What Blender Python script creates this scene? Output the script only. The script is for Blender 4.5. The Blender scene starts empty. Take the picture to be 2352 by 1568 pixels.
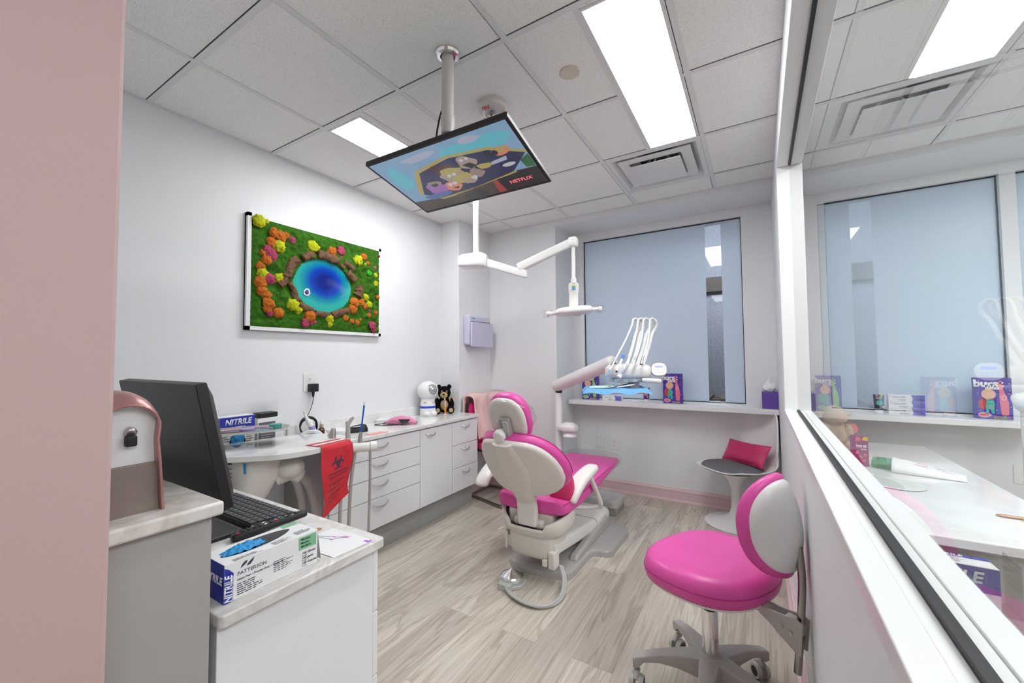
import bpy, bmesh, math, random
from mathutils import Vector as V, Matrix, noise
random.seed(7)
S = bpy.context.scene
COL = S.collection
PI = math.pi
rad = math.radians

# ------------------------------------------------------------------ materials
MATS = {}
def mat(name, col, rough=.5, metal=0, spec=.5, var=0, vscale=8, bump=0, bscale=60, emit=0, alpha=1, trans=0, ior=1.45, coat=0, sss=0):
    m = bpy.data.materials.new(name); m.use_nodes = True
    nt = m.node_tree; b = nt.nodes['Principled BSDF']
    c = tuple(col) + (1,)
    b.inputs['Base Color'].default_value = c
    b.inputs['Roughness'].default_value = rough
    b.inputs['Metallic'].default_value = metal
    b.inputs['Specular IOR Level'].default_value = spec
    b.inputs['IOR'].default_value = ior
    b.inputs['Transmission Weight'].default_value = trans
    b.inputs['Alpha'].default_value = alpha
    b.inputs['Coat Weight'].default_value = coat
    b.inputs['Subsurface Weight'].default_value = sss
    if sss: b.inputs['Subsurface Radius'].default_value = (.02, .012, .01)
    if emit:
        b.inputs['Emission Color'].default_value = c; b.inputs['Emission Strength'].default_value = emit
    tc = nt.nodes.new('ShaderNodeTexCoord')
    if var:
        n = nt.nodes.new('ShaderNodeTexNoise'); n.inputs['Scale'].default_value = vscale; n.inputs['Detail'].default_value = 6
        r = nt.nodes.new('ShaderNodeMixRGB'); r.blend_type = 'MIX'
        r.inputs[1].default_value = tuple(max(0, x*(1-var)) for x in col) + (1,)
        r.inputs[2].default_value = tuple(min(1, x*(1+var)) for x in col) + (1,)
        nt.links.new(tc.outputs['Object'], n.inputs['Vector']); nt.links.new(n.outputs['Fac'], r.inputs[0]); nt.links.new(r.outputs[0], b.inputs['Base Color'])
    if bump:
        n2 = nt.nodes.new('ShaderNodeTexNoise'); n2.inputs['Scale'].default_value = bscale; n2.inputs['Detail'].default_value = 4
        bp = nt.nodes.new('ShaderNodeBump'); bp.inputs['Strength'].default_value = bump; bp.inputs['Distance'].default_value = .004
        nt.links.new(tc.outputs['Object'], n2.inputs['Vector']); nt.links.new(n2.outputs['Fac'], bp.inputs['Height']); nt.links.new(bp.outputs['Normal'], b.inputs['Normal'])
    MATS[name] = m
    return m

def hx(h, k=1):
    h = h.lstrip('#'); o = []
    for i in (0, 2, 4):
        s = int(h[i:i+2], 16)/255
        o.append((s/12.92 if s <= .04045 else ((s+.055)/1.055)**2.4)*k)
    return tuple(o)

wall_m = mat('wall_paint', (.80, .81, .825), .55, var=.012, vscale=3, bump=.06, bscale=260)
pinkwall_m = mat('pink_wall_paint', (.56, .40, .385), .6, var=.02, vscale=4, bump=.05, bscale=260)
trimw_m = mat('white_trim_paint', (.80, .80, .80), .32, bump=.03)
pinkbase_m = mat('pink_trim_paint', (.74, .55, .57), .3, bump=.02)
black_m = mat('black_gasket', (.015, .015, .018), .5, bump=.05)
white_pl = mat('white_plastic', (.80, .80, .79), .3, var=.01)
cream_pl = mat('cream_plastic', (.74, .70, .645), .38, var=.015, vscale=5)
cream2_pl = mat('pale_cream_plastic', (.78, .76, .725), .34, var=.01)
grey_pl = mat('grey_plastic', (.36, .345, .335), .42, var=.03, bump=.1, bscale=900)
lgrey_pl = mat('light_grey_plastic', (.50, .50, .48), .4, var=.02)
magenta = mat('magenta_vinyl', (.72, .085, .37), .36, var=.03, bump=.06, bscale=420, coat=.05)
magenta2 = mat('rose_vinyl', (.60, .035, .145), .4, var=.03, bump=.08, bscale=420)
chrome = mat('chrome', (.80, .80, .81), .08, metal=1)
steel = mat('satin_steel', (.58, .57, .55), .3, metal=1, bump=.05, bscale=300)
dsteel = mat('dark_chrome', (.36, .35, .33), .18, metal=1)
blackp = mat('black_plastic', (.012, .012, .014), .42, bump=.08, bscale=700)
blackg = mat('black_gloss', (.008, .008, .009), .12)
greyk = mat('grey_keycap', (.045, .048, .052), .45)
cabw = mat('white_gloss_laminate', (.83, .835, .86), .07, var=.006, coat=.3)
cabg = mat('grey_laminate', (.35, .355, .345), .4, var=.03, bump=.1, bscale=900)
cabgap = mat('dark_joint', (.05, .05, .055), .6)
greycab = mat('warm_grey_laminate', (.40, .385, .37), .42, var=.03, bump=.08, bscale=700)
paper = mat('white_paper', (.82, .82, .83), .6, var=.01)
inkd = mat('dark_ink', (.05, .05, .08), .6)
inkb = mat('blue_ink', (.02, .035, .36), .5)
inkw = mat('white_ink', (.85, .85, .85), .5)
inkred = mat('red_ink', (.62, .02, .03), .5)
inkgreen = mat('green_label', (.22, .52, .30), .6)
pinkpaper = mat('pink_paper', (.80, .42, .60), .6)
bluevinyl = mat('blue_nitrile', (.02, .28, .62), .5, var=.15, vscale=20, bump=.3, bscale=60)
purple = mat('purple_card', (.07, .035, .33), .4, var=.03)
lilac = mat('lilac_plastic', (.36, .27, .58), .35)

def marble(name, base, vein, amt, rough=.12, scale=2.2):
    m = mat(name, base, rough); nt = m.node_tree; b = nt.nodes['Principled BSDF']
    tc = nt.nodes.new('ShaderNodeTexCoord'); n = nt.nodes.new('ShaderNodeTexNoise')
    n.inputs['Scale'].default_value = scale; n.inputs['Detail'].default_value = 8; n.inputs['Distortion'].default_value = 1.6
    r = nt.nodes.new('ShaderNodeValToRGB')
    e = r.color_ramp.elements
    e[0].position = .40; e[0].color = base + (1,); e[1].position = .60; e[1].color = base + (1,)
    k = e.new(.5); k.color = tuple(a*(1-amt)+v*amt for a, v in zip(base, vein)) + (1,)
    nt.links.new(tc.outputs['Object'], n.inputs['Vector']); nt.links.new(n.outputs['Fac'], r.inputs[0]); nt.links.new(r.outputs[0], b.inputs['Base Color'])
    return m
quartz = marble('white_quartz', (.80, .80, .79), (.62, .61, .59), .35, .07)
ledge_q = marble('marbled_quartz', (.74, .71, .68), (.52, .46, .41), .8, .18, 4)
desk_q = marble('desk_quartz', (.78, .765, .75), (.56, .52, .48), .65, .12, 5)

def glassmat(name, tint=(1, 1, 1), ior=1.45, rough=0, k2=1):
    # a thin architectural pane: clear body with Fresnel reflection on it
    m = bpy.data.materials.new(name); m.use_nodes = True; nt = m.node_tree; nt.nodes.clear()
    o = nt.nodes.new('ShaderNodeOutputMaterial'); t = nt.nodes.new('ShaderNodeBsdfTransparent'); t.inputs[0].default_value = tint + (1,)
    g = nt.nodes.new('ShaderNodeBsdfGlossy'); g.inputs['Roughness'].default_value = rough
    lw_ = nt.nodes.new('ShaderNodeLayerWeight'); lw_.inputs[0].default_value = .5; pw = nt.nodes.new('ShaderNodeMath'); pw.operation = 'POWER'; pw.inputs[1].default_value = 4.2
    f = nt.nodes.new('ShaderNodeMath'); f.operation = 'MULTIPLY_ADD'; f0 = ((ior-1)/(ior+1))**2*k2; f.inputs[1].default_value = 1-f0; f.inputs[2].default_value = f0
    nt.links.new(lw_.outputs['Facing'], pw.inputs[0]); nt.links.new(pw.outputs[0], f.inputs[0]); x = nt.nodes.new('ShaderNodeMixShader')
    nt.links.new(f.outputs[0], x.inputs[0]); nt.links.new(t.outputs[0], x.inputs[1]); nt.links.new(g.outputs[0], x.inputs[2]); nt.links.new(x.outputs[0], o.inputs[0])
    MATS[name] = m; return m
pane_m = glassmat('partition_glass', (.93, .965, .955), 1.5, 0, 2)
winpane_m = glassmat('window_glass', (.9, .92, .93), 1.5, 0, 2)
acryl_m = glassmat('clear_acrylic', (.93, .93, .93), 1.45)
wrap_m = glassmat('clear_wrap', (.97, .97, .97), 1.25, .06)
frost_m = mat('frosted_film', (.72, .84, .95), .32, var=.03, vscale=.8, spec=.35)
_nt = frost_m.node_tree; _b = _nt.nodes['Principled BSDF']; _o = _nt.nodes['Material Output']; _t = _nt.nodes.new('ShaderNodeBsdfTranslucent'); _t.inputs[0].default_value = (.75, .88, 1, 1); _x = _nt.nodes.new('ShaderNodeMixShader'); _x.inputs[0].default_value = .22
_nt.links.new(_b.outputs[0], _x.inputs[1]); _nt.links.new(_t.outputs[0], _x.inputs[2]); _nt.links.new(_x.outputs[0], _o.inputs[0])

# floor planks
def floor_mat():
    m = mat('wood_plank_floor', (.5, .46, .4), .36); nt = m.node_tree; b = nt.nodes['Principled BSDF']; L = nt.links
    tc = nt.nodes.new('ShaderNodeTexCoord')
    mp = nt.nodes.new('ShaderNodeMapping'); mp.inputs['Rotation'].default_value = (0, 0, PI/2)
    br = nt.nodes.new('ShaderNodeTexBrick'); br.offset = .37; br.inputs['Scale'].default_value = 1
    br.inputs['Brick Width'].default_value = 1.22; br.inputs['Row Height'].default_value = .18
    br.inputs['Mortar Size'].default_value = .0012; br.inputs['Mortar Smooth'].default_value = .1; br.inputs['Bias'].default_value = 0
    br.inputs['Color1'].default_value = (.05, .05, .05, 1); br.inputs['Color2'].default_value = (.95, .95, .95, 1); br.inputs['Mortar'].default_value = (.35, .35, .35, 1)
    L.new(tc.outputs['Object'], mp.inputs['Vector']); L.new(mp.outputs[0], br.inputs['Vector'])
    def stretched(sx, sy, det, dist):
        m2 = nt.nodes.new('ShaderNodeMapping'); m2.inputs['Scale'].default_value = (sx, sy, 1)
        ad = nt.nodes.new('ShaderNodeVectorMath'); ad.operation = 'MULTIPLY_ADD'; ad.inputs[1].default_value = (7, 13, 3)
        L.new(br.outputs['Color'], ad.inputs[0]); L.new(tc.outputs['Object'], ad.inputs[2]); L.new(ad.outputs[0], m2.inputs['Vector'])
        n = nt.nodes.new('ShaderNodeTexNoise'); n.inputs['Scale'].default_value = 1; n.inputs['Detail'].default_value = det; n.inputs['Distortion'].default_value = dist
        L.new(m2.outputs[0], n.inputs['Vector']); return n
    n1 = stretched(9, 1.1, 3, .9); n2 = stretched(90, 3, 4, .2)
    w = nt.nodes.new('ShaderNodeMath'); w.operation = 'MULTIPLY'; w.inputs[1].default_value = 26; L.new(n1.outputs['Fac'], w.inputs[0])
    sn = nt.nodes.new('ShaderNodeMath'); sn.operation = 'SINE'; L.new(w.outputs[0], sn.inputs[0])
    r1 = nt.nodes.new('ShaderNodeValToRGB'); e = r1.color_ramp.elements
    e[0].position = 0; e[0].color = (.53, .46, .385, 1); e[1].position = 1; e[1].color = (.84, .795, .715, 1)
    L.new(n1.outputs['Fac'], r1.inputs[0])
    x1 = nt.nodes.new('ShaderNodeMixRGB'); x1.blend_type = 'MULTIPLY'
    r2 = nt.nodes.new('ShaderNodeValToRGB'); e = r2.color_ramp.elements; e[0].position = .30; e[0].color = (.72, .70, .67, 1); e[1].position = .62; e[1].color = (1, 1, 1, 1)
    L.new(n2.outputs['Fac'], r2.inputs[0]); x1.inputs[0].default_value = .8; L.new(r1.outputs[0], x1.inputs[1]); L.new(r2.outputs[0], x1.inputs[2])
    # cathedral rings
    r3 = nt.nodes.new('ShaderNodeValToRGB'); e = r3.color_ramp.elements; e[0].position = .55; e[0].color = (1, 1, 1, 1); e[1].position = 1; e[1].color = (.74, .71, .67, 1)
    L.new(sn.outputs[0], r3.inputs[0])
    x2 = nt.nodes.new('ShaderNodeMixRGB'); x2.blend_type = 'MULTIPLY'; x2.inputs[0].default_value = .8; L.new(x1.outputs[0], x2.inputs[1]); L.new(r3.outputs[0], x2.inputs[2])
    # plank to plank tone
    r4 = nt.nodes.new('ShaderNodeValToRGB'); e = r4.color_ramp.elements; e[0].color = (.74, .715, .685, 1); e[1].color = (1.08, 1.08, 1.07, 1)
    L.new(br.outputs['Color'], r4.inputs[0])
    x3 = nt.nodes.new('ShaderNodeMixRGB'); x3.blend_type = 'MULTIPLY'; x3.inputs[0].default_value = 1; L.new(x2.outputs[0], x3.inputs[1]); L.new(r4.outputs[0], x3.inputs[2])
    x4 = nt.nodes.new('ShaderNodeMixRGB'); x4.blend_type = 'MIX'; x4.inputs[2].default_value = (.30, .27, .24, 1)
    mf = nt.nodes.new('ShaderNodeMath'); mf.operation = 'MULTIPLY'; mf.inputs[1].default_value = .6; L.new(br.outputs['Fac'], mf.inputs[0]); L.new(mf.outputs[0], x4.inputs[0])
    L.new(x3.outputs[0], x4.inputs[1]); L.new(x4.outputs[0], b.inputs['Base Color'])
    bp = nt.nodes.new('ShaderNodeBump'); bp.inputs['Strength'].default_value = .12; bp.inputs['Distance'].default_value = .003
    L.new(n2.outputs['Fac'], bp.inputs['Height']); L.new(bp.outputs[0], b.inputs['Normal'])
    return m
floor_m = floor_mat()

def tile_mat():
    m = mat('acoustic_tile', (.86, .855, .845), .9, spec=.1); nt = m.node_tree; b = nt.nodes['Principled BSDF']; L = nt.links
    tc = nt.nodes.new('ShaderNodeTexCoord'); n = nt.nodes.new('ShaderNodeTexNoise'); n.inputs['Scale'].default_value = 230; n.inputs['Detail'].default_value = 2
    r = nt.nodes.new('ShaderNodeValToRGB'); e = r.color_ramp.elements; e[0].position = .30; e[0].color = (.70, .69, .675, 1); e[1].position = .46; e[1].color = (.88, .875, .865, 1)
    L.new(tc.outputs['Object'], n.inputs['Vector']); L.new(n.outputs['Fac'], r.inputs[0]); L.new(r.outputs[0], b.inputs['Base Color'])
    return m
tile_m = tile_mat()
tbar_m = mat('grid_paint', (.74, .735, .745), .45)
panel_m = mat('light_diffuser', (1, 1, 1), .5, emit=1)

# ------------------------------------------------------------------ mesh builder
def frame(o, x, z=None, y=None):
    """matrix with origin o, X axis x, Z axis z (or Y axis y)"""
    x = V(x).normalized()
    if z is not None:
        z = V(z).normalized(); y = z.cross(x).normalized(); z = x.cross(y)
    else:
        y = V(y).normalized(); z = x.cross(y).normalized(); y = z.cross(x)
    M = Matrix((x, y, z)).transposed().to_4x4(); M.translation = V(o); return M
def T(x, y, z): return Matrix.Translation((x, y, z))
def RZ(a): return Matrix.Rotation(a, 4, 'Z')
def RX(a): return Matrix.Rotation(a, 4, 'X')
def RY(a): return Matrix.Rotation(a, 4, 'Y')

def spline(pts, n=8, closed=False):
    P = [V(p) for p in pts]
    if len(P) < 3: return P
    out = []; m = len(P); rng = m if closed else m-1
    for i in range(rng):
        if closed: a, b, c, d = P[(i-1) % m], P[i], P[(i+1) % m], P[(i+2) % m]
        else: a, b, c, d = P[max(i-1, 0)], P[i], P[i+1], P[min(i+2, m-1)]
        for k in range(n):
            t = k/n
            out.append(.5*((2*b)+(c-a)*t+(2*a-5*b+4*c-d)*t*t+(3*b-a-3*c+d)*t**3))
    if not closed: out.append(P[-1].copy())
    return out

class MB:
    def __init__(s, M=None): s.bm = bmesh.new(); s.mats = []; s.M = M or Matrix.Identity(4)
    def mi(s, m):
        if m not in s.mats: s.mats.append(m)
        return s.mats.index(m)
    def add(s, verts, faces, m, M=None):
        X = s.M @ M if M is not None else s.M
        vs = [s.bm.verts.new(X @ V(v)) for v in verts]; i = s.mi(m)
        for f in faces:
            try: s.bm.faces.new([vs[k] for k in f]).material_index = i
            except ValueError: pass
        return s
    def box(s, x0, x1, y0, y1, z0, z1, m, M=None):
        v = [(x, y, z) for z in (z0, z1) for y in (y0, y1) for x in (x0, x1)]
        return s.add(v, [(0, 2, 3, 1), (4, 5, 7, 6), (0, 1, 5, 4), (2, 6, 7, 3), (0, 4, 6, 2), (1, 3, 7, 5)], m, M)
    def rings(s, R, m, M=None, caps=True, closed=False, loop=True):
        n = len(R[0]); v = [p for r in R for p in r]; f = []
        k = len(R)
        for i in range(k if closed else k-1):
            a = i*n; b = ((i+1) % k)*n
            for j in range(n if loop else n-1):
                j2 = (j+1) % n; f.append((a+j, a+j2, b+j2, b+j))
        if caps and not closed and loop: f.append(tuple(range(n-1, -1, -1))); f.append(tuple(range((k-1)*n, k*n)))
        return s.add(v, f, m, M)
    def cyl(s, p0, p1, r0, m, r1=None, seg=20, M=None, caps=True):
        return s.tube([p0, p1], [r0, r0 if r1 is None else r1], m, seg, M=M, sm=0, caps=caps)
    def tube(s, pts, r, m, seg=10, M=None, sm=6, closed=False, caps=True, flat=1):
        P = spline(pts, sm, closed) if sm and len(pts) > 2 else [V(p) for p in pts]
        n = len(P)
        if not hasattr(r, '__len__'): rr = [r]*n
        else:
            q = len(r)-1; rr = []
            for i in range(n):
                t = i/(n-1)*q; k = min(int(t), q-1); rr.append(r[k]+(r[k+1]-r[k])*(t-k))
        up = None; R = []
        for i in range(n):
            a = P[(i-1) % n] if (closed or i > 0) else P[i]; b = P[(i+1) % n] if (closed or i < n-1) else P[i]
            d = (b-a).normalized()
            if up is None: up = V((0, 0, 1)) if abs(d.z) < .9 else V((0, 1, 0))
            up = (up-d*up.dot(d)).normalized(); sd = d.cross(up)
            R.append([P[i]+(up*math.sin(2*PI*j/seg)*flat+sd*math.cos(2*PI*j/seg))*rr[i] for j in range(seg)])
        return s.rings(R, m, M, caps, closed)
    def lathe(s, prof, m, M=None, seg=32, sx=1, sy=1, caps=True):
        R = [[(max(r, 1e-5)*math.cos(2*PI*j/seg)*sx, max(r, 1e-5)*math.sin(2*PI*j/seg)*sy, z) for j in range(seg)] for r, z in prof]
        return s.rings(R, m, M, caps)
    def ell(s, c, r, m, M=None, seg=24, nz=14, p=2):
        R = []
        for i in range(nz+1):
            a = -PI/2+PI*i/nz; ca, sa = math.cos(a), math.sin(a)
            e = 2/p; g = lambda q: math.copysign(abs(q)**e, q)
            R.append([(c[0]+r[0]*max(g(ca), 1e-4)*g(math.cos(2*PI*j/seg)), c[1]+r[1]*max(g(ca), 1e-4)*g(math.sin(2*PI*j/seg)), c[2]+r[2]*g(sa)) for j in range(seg)])
        return s.rings(R, m, M)
    def prism(s, poly, z0, z1, m, M=None, inset=0, iz=0):
        R = [[(x, y, z0) for x, y in poly], [(x, y, z1) for x, y in poly]]
        if inset:
            cx = sum(p[0] for p in poly)/len(poly); cy = sum(p[1] for p in poly)/len(poly)
            k = lambda q: [(x-(x-cx)/math.hypot(x-cx, y-cy)*inset, y-(y-cy)/math.hypot(x-cx, y-cy)*inset, q) for x, y in poly]
            R = [k(z0), R[0][:] and [(x, y, z0+iz) for x, y in poly], [(x, y, z1-iz) for x, y in poly], k(z1)]
        return s.rings(R, m, M)
    def disc(s, c, r, m, M=None, seg=24, ry=None):
        ry = ry or r
        return s.add([(c[0]+r*math.cos(2*PI*j/seg), c[1]+ry*math.sin(2*PI*j/seg), c[2]) for j in range(seg)], [tuple(range(seg))], m, M)
    def poly(s, pts, m, M=None, z=0): return s.add([(p[0], p[1], p[2] if len(p) > 2 else z) for p in pts], [tuple(range(len(pts)))], m, M)
    def strip(s, pts, w, m, M=None, z=0):
        """a flat printed line of width w along pts in the local XY plane"""
        P = [V((p[0], p[1], z)) for p in pts]; v = []; f = []
        for i, p in enumerate(P):
            d = (P[min(i+1, len(P)-1)]-P[max(i-1, 0)]).normalized(); n = V((-d.y, d.x, 0))*w/2
            v += [p+n, p-n]
        for i in range(len(P)-1): f.append((2*i, 2*i+1, 2*i+3, 2*i+2))
        return s.add(v, f, m, M)
    def grid(s, fn, nu, nv, m, M=None):
        v = [fn(i/nu, j/nv) for j in range(nv+1) for i in range(nu+1)]
        f = [(j*(nu+1)+i, j*(nu+1)+i+1, (j+1)*(nu+1)+i+1, (j+1)*(nu+1)+i) for j in range(nv) for i in range(nu)]
        return s.add(v, f, m, M)
    def text(s, txt, size, m, M, align='CENTER', bold=0, shear=0, sx=1, th=.0002):
        c = bpy.data.curves.new('lettering', 'FONT'); c.body = txt; c.size = size; c.align_x = align; c.align_y = 'CENTER'
        c.offset = bold*size; c.shear = shear; c.resolution_u = 3; c.extrude = th
        o = bpy.data.objects.new('lettering', c); COL.objects.link(o)
        bpy.context.view_layer.update()
        me = bpy.data.meshes.new_from_object(o.evaluated_get(bpy.context.evaluated_depsgraph_get()))
        X = Matrix.Diagonal((sx, 1, 1, 1))
        s.add([X @ v.co for v in me.vertices], [tuple(p.vertices) for p in me.polygons], m, M)
        bpy.data.objects.remove(o); bpy.data.meshes.remove(me); bpy.data.curves.remove(c)
        return s
    def build(s, name, parent=None, bevel=0, seg=2, sub=0, sharp=35, solid=0, soff=0, loc=None, weld=True, flip=False):
        if weld: bmesh.ops.remove_doubles(s.bm, verts=s.bm.verts, dist=1e-6)
        bmesh.ops.recalc_face_normals(s.bm, faces=s.bm.faces)
        me = bpy.data.meshes.new(name); off = V((0, 0, 0))
        if parent is not None: off = wloc(parent)
        elif loc is not None: off = V(loc)
        if off.length: bmesh.ops.translate(s.bm, verts=s.bm.verts, vec=-off)
        s.bm.to_mesh(me); s.bm.free()
        for m in s.mats: me.materials.append(m)
        if sharp < 180:
            me.shade_smooth(); me.set_sharp_from_angle(angle=rad(sharp))
        else: me.shade_smooth()
        o = bpy.data.objects.new(name, me); COL.objects.link(o)
        if parent is not None: o.parent = parent
        elif loc is not None: o.location = loc
        if solid:
            d = o.modifiers.new('solid', 'SOLIDIFY'); d.thickness = solid; d.offset = soff
        if bevel:
            b = o.modifiers.new('bevel', 'BEVEL'); b.width = bevel; b.segments = seg; b.limit_method = 'ANGLE'; b.angle_limit = rad(40); b.harden_normals = False
        if sub:
            u = o.modifiers.new('sub', 'SUBSURF'); u.levels = sub; u.render_levels = sub
        return o
def wloc(o):
    p = V((0, 0, 0))
    while o is not None: p = p+o.location; o = o.parent
    return p
def thing(name, label, cat, loc=(0, 0, 0), group=None):
    o = bpy.data.objects.new(name, None); COL.objects.link(o); o.location = loc; o.empty_display_size = .05
    return tag(o, label, cat, group)
def tag(o, label, cat, group=None, kind=None):
    o['label'] = label; o['category'] = cat
    if group: o['group'] = group
    if kind: o['kind'] = kind
    return o
def struct(o): o['kind'] = 'structure'; return o
def lab(o, t): o['label'] = t; return o
def copy_thing(root, loc=None, rz=None, label=None):
    r = root.copy(); COL.objects.link(r)
    if loc is not None: r.location = loc
    if rz is not None: r.rotation_euler = (0, 0, rz)
    if label: r['label'] = label
    for ch in list(root.children):
        c = ch.copy(); COL.objects.link(c); c.parent = r
        for g in list(ch.children):
            d = g.copy(); COL.objects.link(d); d.parent = c
    return r
def rrect(w, h, r, n=6, cx=0, cy=0):
    out = []
    for sx, sy, a0 in ((1, 1, 0), (-1, 1, PI/2), (-1, -1, PI), (1, -1, 3*PI/2)):
        for i in range(n+1):
            a = a0+PI/2*i/n; out.append((cx+sx*(w/2-r)+r*math.cos(a), cy+sy*(h/2-r)+r*math.sin(a)))
    return out
def supel(rx, ry, p=2.6, n=40): 
    g = lambda q: math.copysign(abs(q)**(2/p), q)
    return [(rx*g(math.cos(2*PI*i/n)), ry*g(math.sin(2*PI*i/n))) for i in range(n)]

# ------------------------------------------------------------------ the room
CZ = 2.61                     # ceiling height
LX = -2.602                   # left wall
BY = 3.90                     # window wall
GL = [.758-.61*2, .758-.61, .758, 1.368, 1.980, 2.594, 3.203]
GX = [-2.065, -1.457, -.846, -.236, .374, .984, 1.594]
PM = T(.118, 0, 0) @ RZ(-.006)   # partition frame: local y along the wall, x across it

struct(MB().box(-4, 4, -3, 5.5, -.12, 0, floor_m).build('floor'))
# ceiling slab (acoustic tiles) with the metal grid set into it
b = MB()
vx = [(-.846+.02, -.236-.02), (.374+.02, .984-.02)]; vy0, vy1 = 2.594+.02, 3.203-.02
xs = [-4, vx[0][0], vx[0][1], vx[1][0], vx[1][1], 4]
for x0, x1 in zip(xs, xs[1:]):
    if (x0, x1) in vx: b.box(x0, x1, -3, vy0, CZ, CZ+.1, tile_m); b.box(x0, x1, vy1, 3.7, CZ, CZ+.1, tile_m)
    else: b.box(x0, x1, -3, 3.7, CZ, CZ+.1, tile_m)
struct(b.build('ceiling'))
b = MB(); d = .004
for x in GX: b.box(x-.0125, x+.0125, -3, 3.49, CZ-d, CZ, tbar_m)
ys = [-1.07]+GL
for y in ys: b.box(-2.602, 3, y-.0125, y+.0125, CZ-d*.97, CZ, tbar_m)
for x in (-.546, -1.758): b.box(x-.0125, x+.0125, 1.368, 2.594, CZ-d*.96, CZ, tbar_m)
b.box(.956-.0125+.0, .956+.0125, 1.368, 2.594, CZ-d*.96, CZ, tbar_m)
b.box(-2.602, -2.582, -1, 3.0, CZ-d*.9, CZ, tbar_m); b.box(-2.6, 3, 3.47, 3.492, CZ-d*.9, CZ, tbar_m)
struct(b.build('trim_ceiling_grid'))
# dark strips beside the bars, painted shade of the tile-edge reveal
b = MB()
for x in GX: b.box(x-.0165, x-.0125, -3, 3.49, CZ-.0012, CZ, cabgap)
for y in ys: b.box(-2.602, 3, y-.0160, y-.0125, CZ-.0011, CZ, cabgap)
struct(b.build('trim_reveal_shade'))

struct(MB().box(LX-.12, LX, -3, 4.2, 0, CZ+.1, wall_m).build('wall_left'))
struct(MB().box(LX-.01, -2.373, 2.972, 3.60, 0, CZ+.05, wall_m).build('wall_pillar'))
b = MB()
b.box(LX-.1, -1.617, 3.492, 4.1, 0, CZ+.05, wall_m)                     # solid end beside the recess
WT = 4.05; zt = 2.487; zb = .895
def hole_wall(b, x0, x1, y0, y1, z0, z1, holes, m):
    xs = sorted({x0, x1, *[h[0] for h in holes], *[h[1] for h in holes]}); zs = sorted({z0, z1, *[h[2] for h in holes], *[h[3] for h in holes]})
    for i in range(len(xs)-1):
        for k in range(len(zs)-1):
            cx = (xs[i]+xs[i+1])/2; cz = (zs[k]+zs[k+1])/2
            if not any(h[0] < cx < h[1] and h[2] < cz < h[3] for h in holes): b.box(xs[i], xs[i+1], y0, y1, zs[k], zs[k+1], m)
hole_wall(b, -1.617, 3.2, BY, WT, 0, CZ+.05, [(-1.497, -.081, zb, zt), (.44, 1.402, zb, zt), (1.475, 2.6, zb, zt)], wall_m)
b.box(-1.617, 3.2, 3.492, BY, 2.562, CZ+.05, wall_m)                    # dropped header over the recess
struct(b.build('wall_back'))
# partition wall with the long interior window
b = MB(PM); hd = 2.40; sl = .99; jy = 2.80
b.box(0, .12, -2.6, BY, 0, sl-.03, wall_m); b.box(0, .12, -2.6, jy, hd+.012, CZ, wall_m); b.box(0, .12, jy+.012, BY, sl-.03, CZ, wall_m); b.box(0, .12, -2.6, -1.2, sl-.03, hd+.012, wall_m)
struct(b.build('wall_partition'))
b = MB(PM)
b.box(-.004, .122, -1.2, jy+.012, sl-.03, sl-.008, trimw_m); b.box(-.004, .034, -1.2, jy+.012, sl-.008, sl, trimw_m); b.box(.086, .122, -1.2, jy+.012, sl-.008, sl, trimw_m)
b.box(-.002, .122, -1.2, jy+.012, hd, hd+.014, wall_m); b.box(-.002, .122, jy, jy+.014, sl-.03, hd, trimw_m)
b.box(.034, .054, -1.2, jy, sl-.008, sl-.003, trimw_m); b.box(.066, .086, -1.2, jy, sl-.008, sl-.003, trimw_m)
struct(b.build('trim_partition', bevel=.002))
b = MB(PM)
b.box(.0535, .0665, -1.2, jy-.02, sl-.007, sl+.006, black_m); b.box(.0535, .0665, -1.2, jy-.02, hd-.008, hd+.002, black_m)
struct(b.build('trim_gasket'))
g = MB(PM).add([(.060, -1.2, sl), (.060, jy-.002, sl), (.060, jy-.002, hd-.002), (.060, -1.2, hd-.002)], [(0, 1, 2, 3)], pane_m).build('window_3')
struct(g)
# near hallway: pink wall, wall behind it, closing walls
struct(MB().box(-1.05, -.905, -3, .232, 0, CZ, pinkwall_m).build('wall_pink', bevel=.006))
struct(MB().box(LX, -1.05, .10, .225, 0, CZ, wall_m).build('wall_near'))
struct(MB().box(-4, 4, -3.1, -3, 0, CZ, wall_m).build('wall_rear'))
struct(MB().box(3.2, 3.3, -3, 4.2, 0, CZ, wall_m).build('wall_right'))
# baseboards
def base_run(b, M, L):
    prof = [(0, 0), (.024, 0), (.024, .012), (.015, .022), (.012, .024), (.012, .088), (.016, .093), (.016, .103), (.010, .110), (.006, .113), (.004, .120), (0, .120)]
    b.rings([[(x, 0, z) for x, z in prof], [(x, L, z) for x, z in prof]], pinkbase_m, M)
def base(name, o, xdir, ydir, L): b = MB(); base_run(b, frame(o, xdir, y=ydir), L); struct(b.build(name, sharp=30))
base('baseboard_back', (-1.617, BY, 0), (0, -1, 0), (1, 0, 0), 1.74)
base('baseboard_partition', (.1414, 3.899, 0), (-1, .006, 0), (-.006, -1, 0), 6.38)
base('baseboard_recess', (-1.617, 3.492, 0), (1, 0, 0), (0, 1, 0), .408)
base('baseboard_segment', (-2.373, 3.492, 0), (0, -1, 0), (1, 0, 0), .756)
base('baseboard_pillar', (-2.373, 2.99, 0), (1, 0, 0), (0, 1, 0), .50)
base('baseboard_left', (LX, .24, 0), (1, 0, 0), (0, 1, 0), 1.22)
base('baseboard_next_room', (.26, BY, 0), (0, -1, 0), (1, 0, 0), 2.7)
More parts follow.
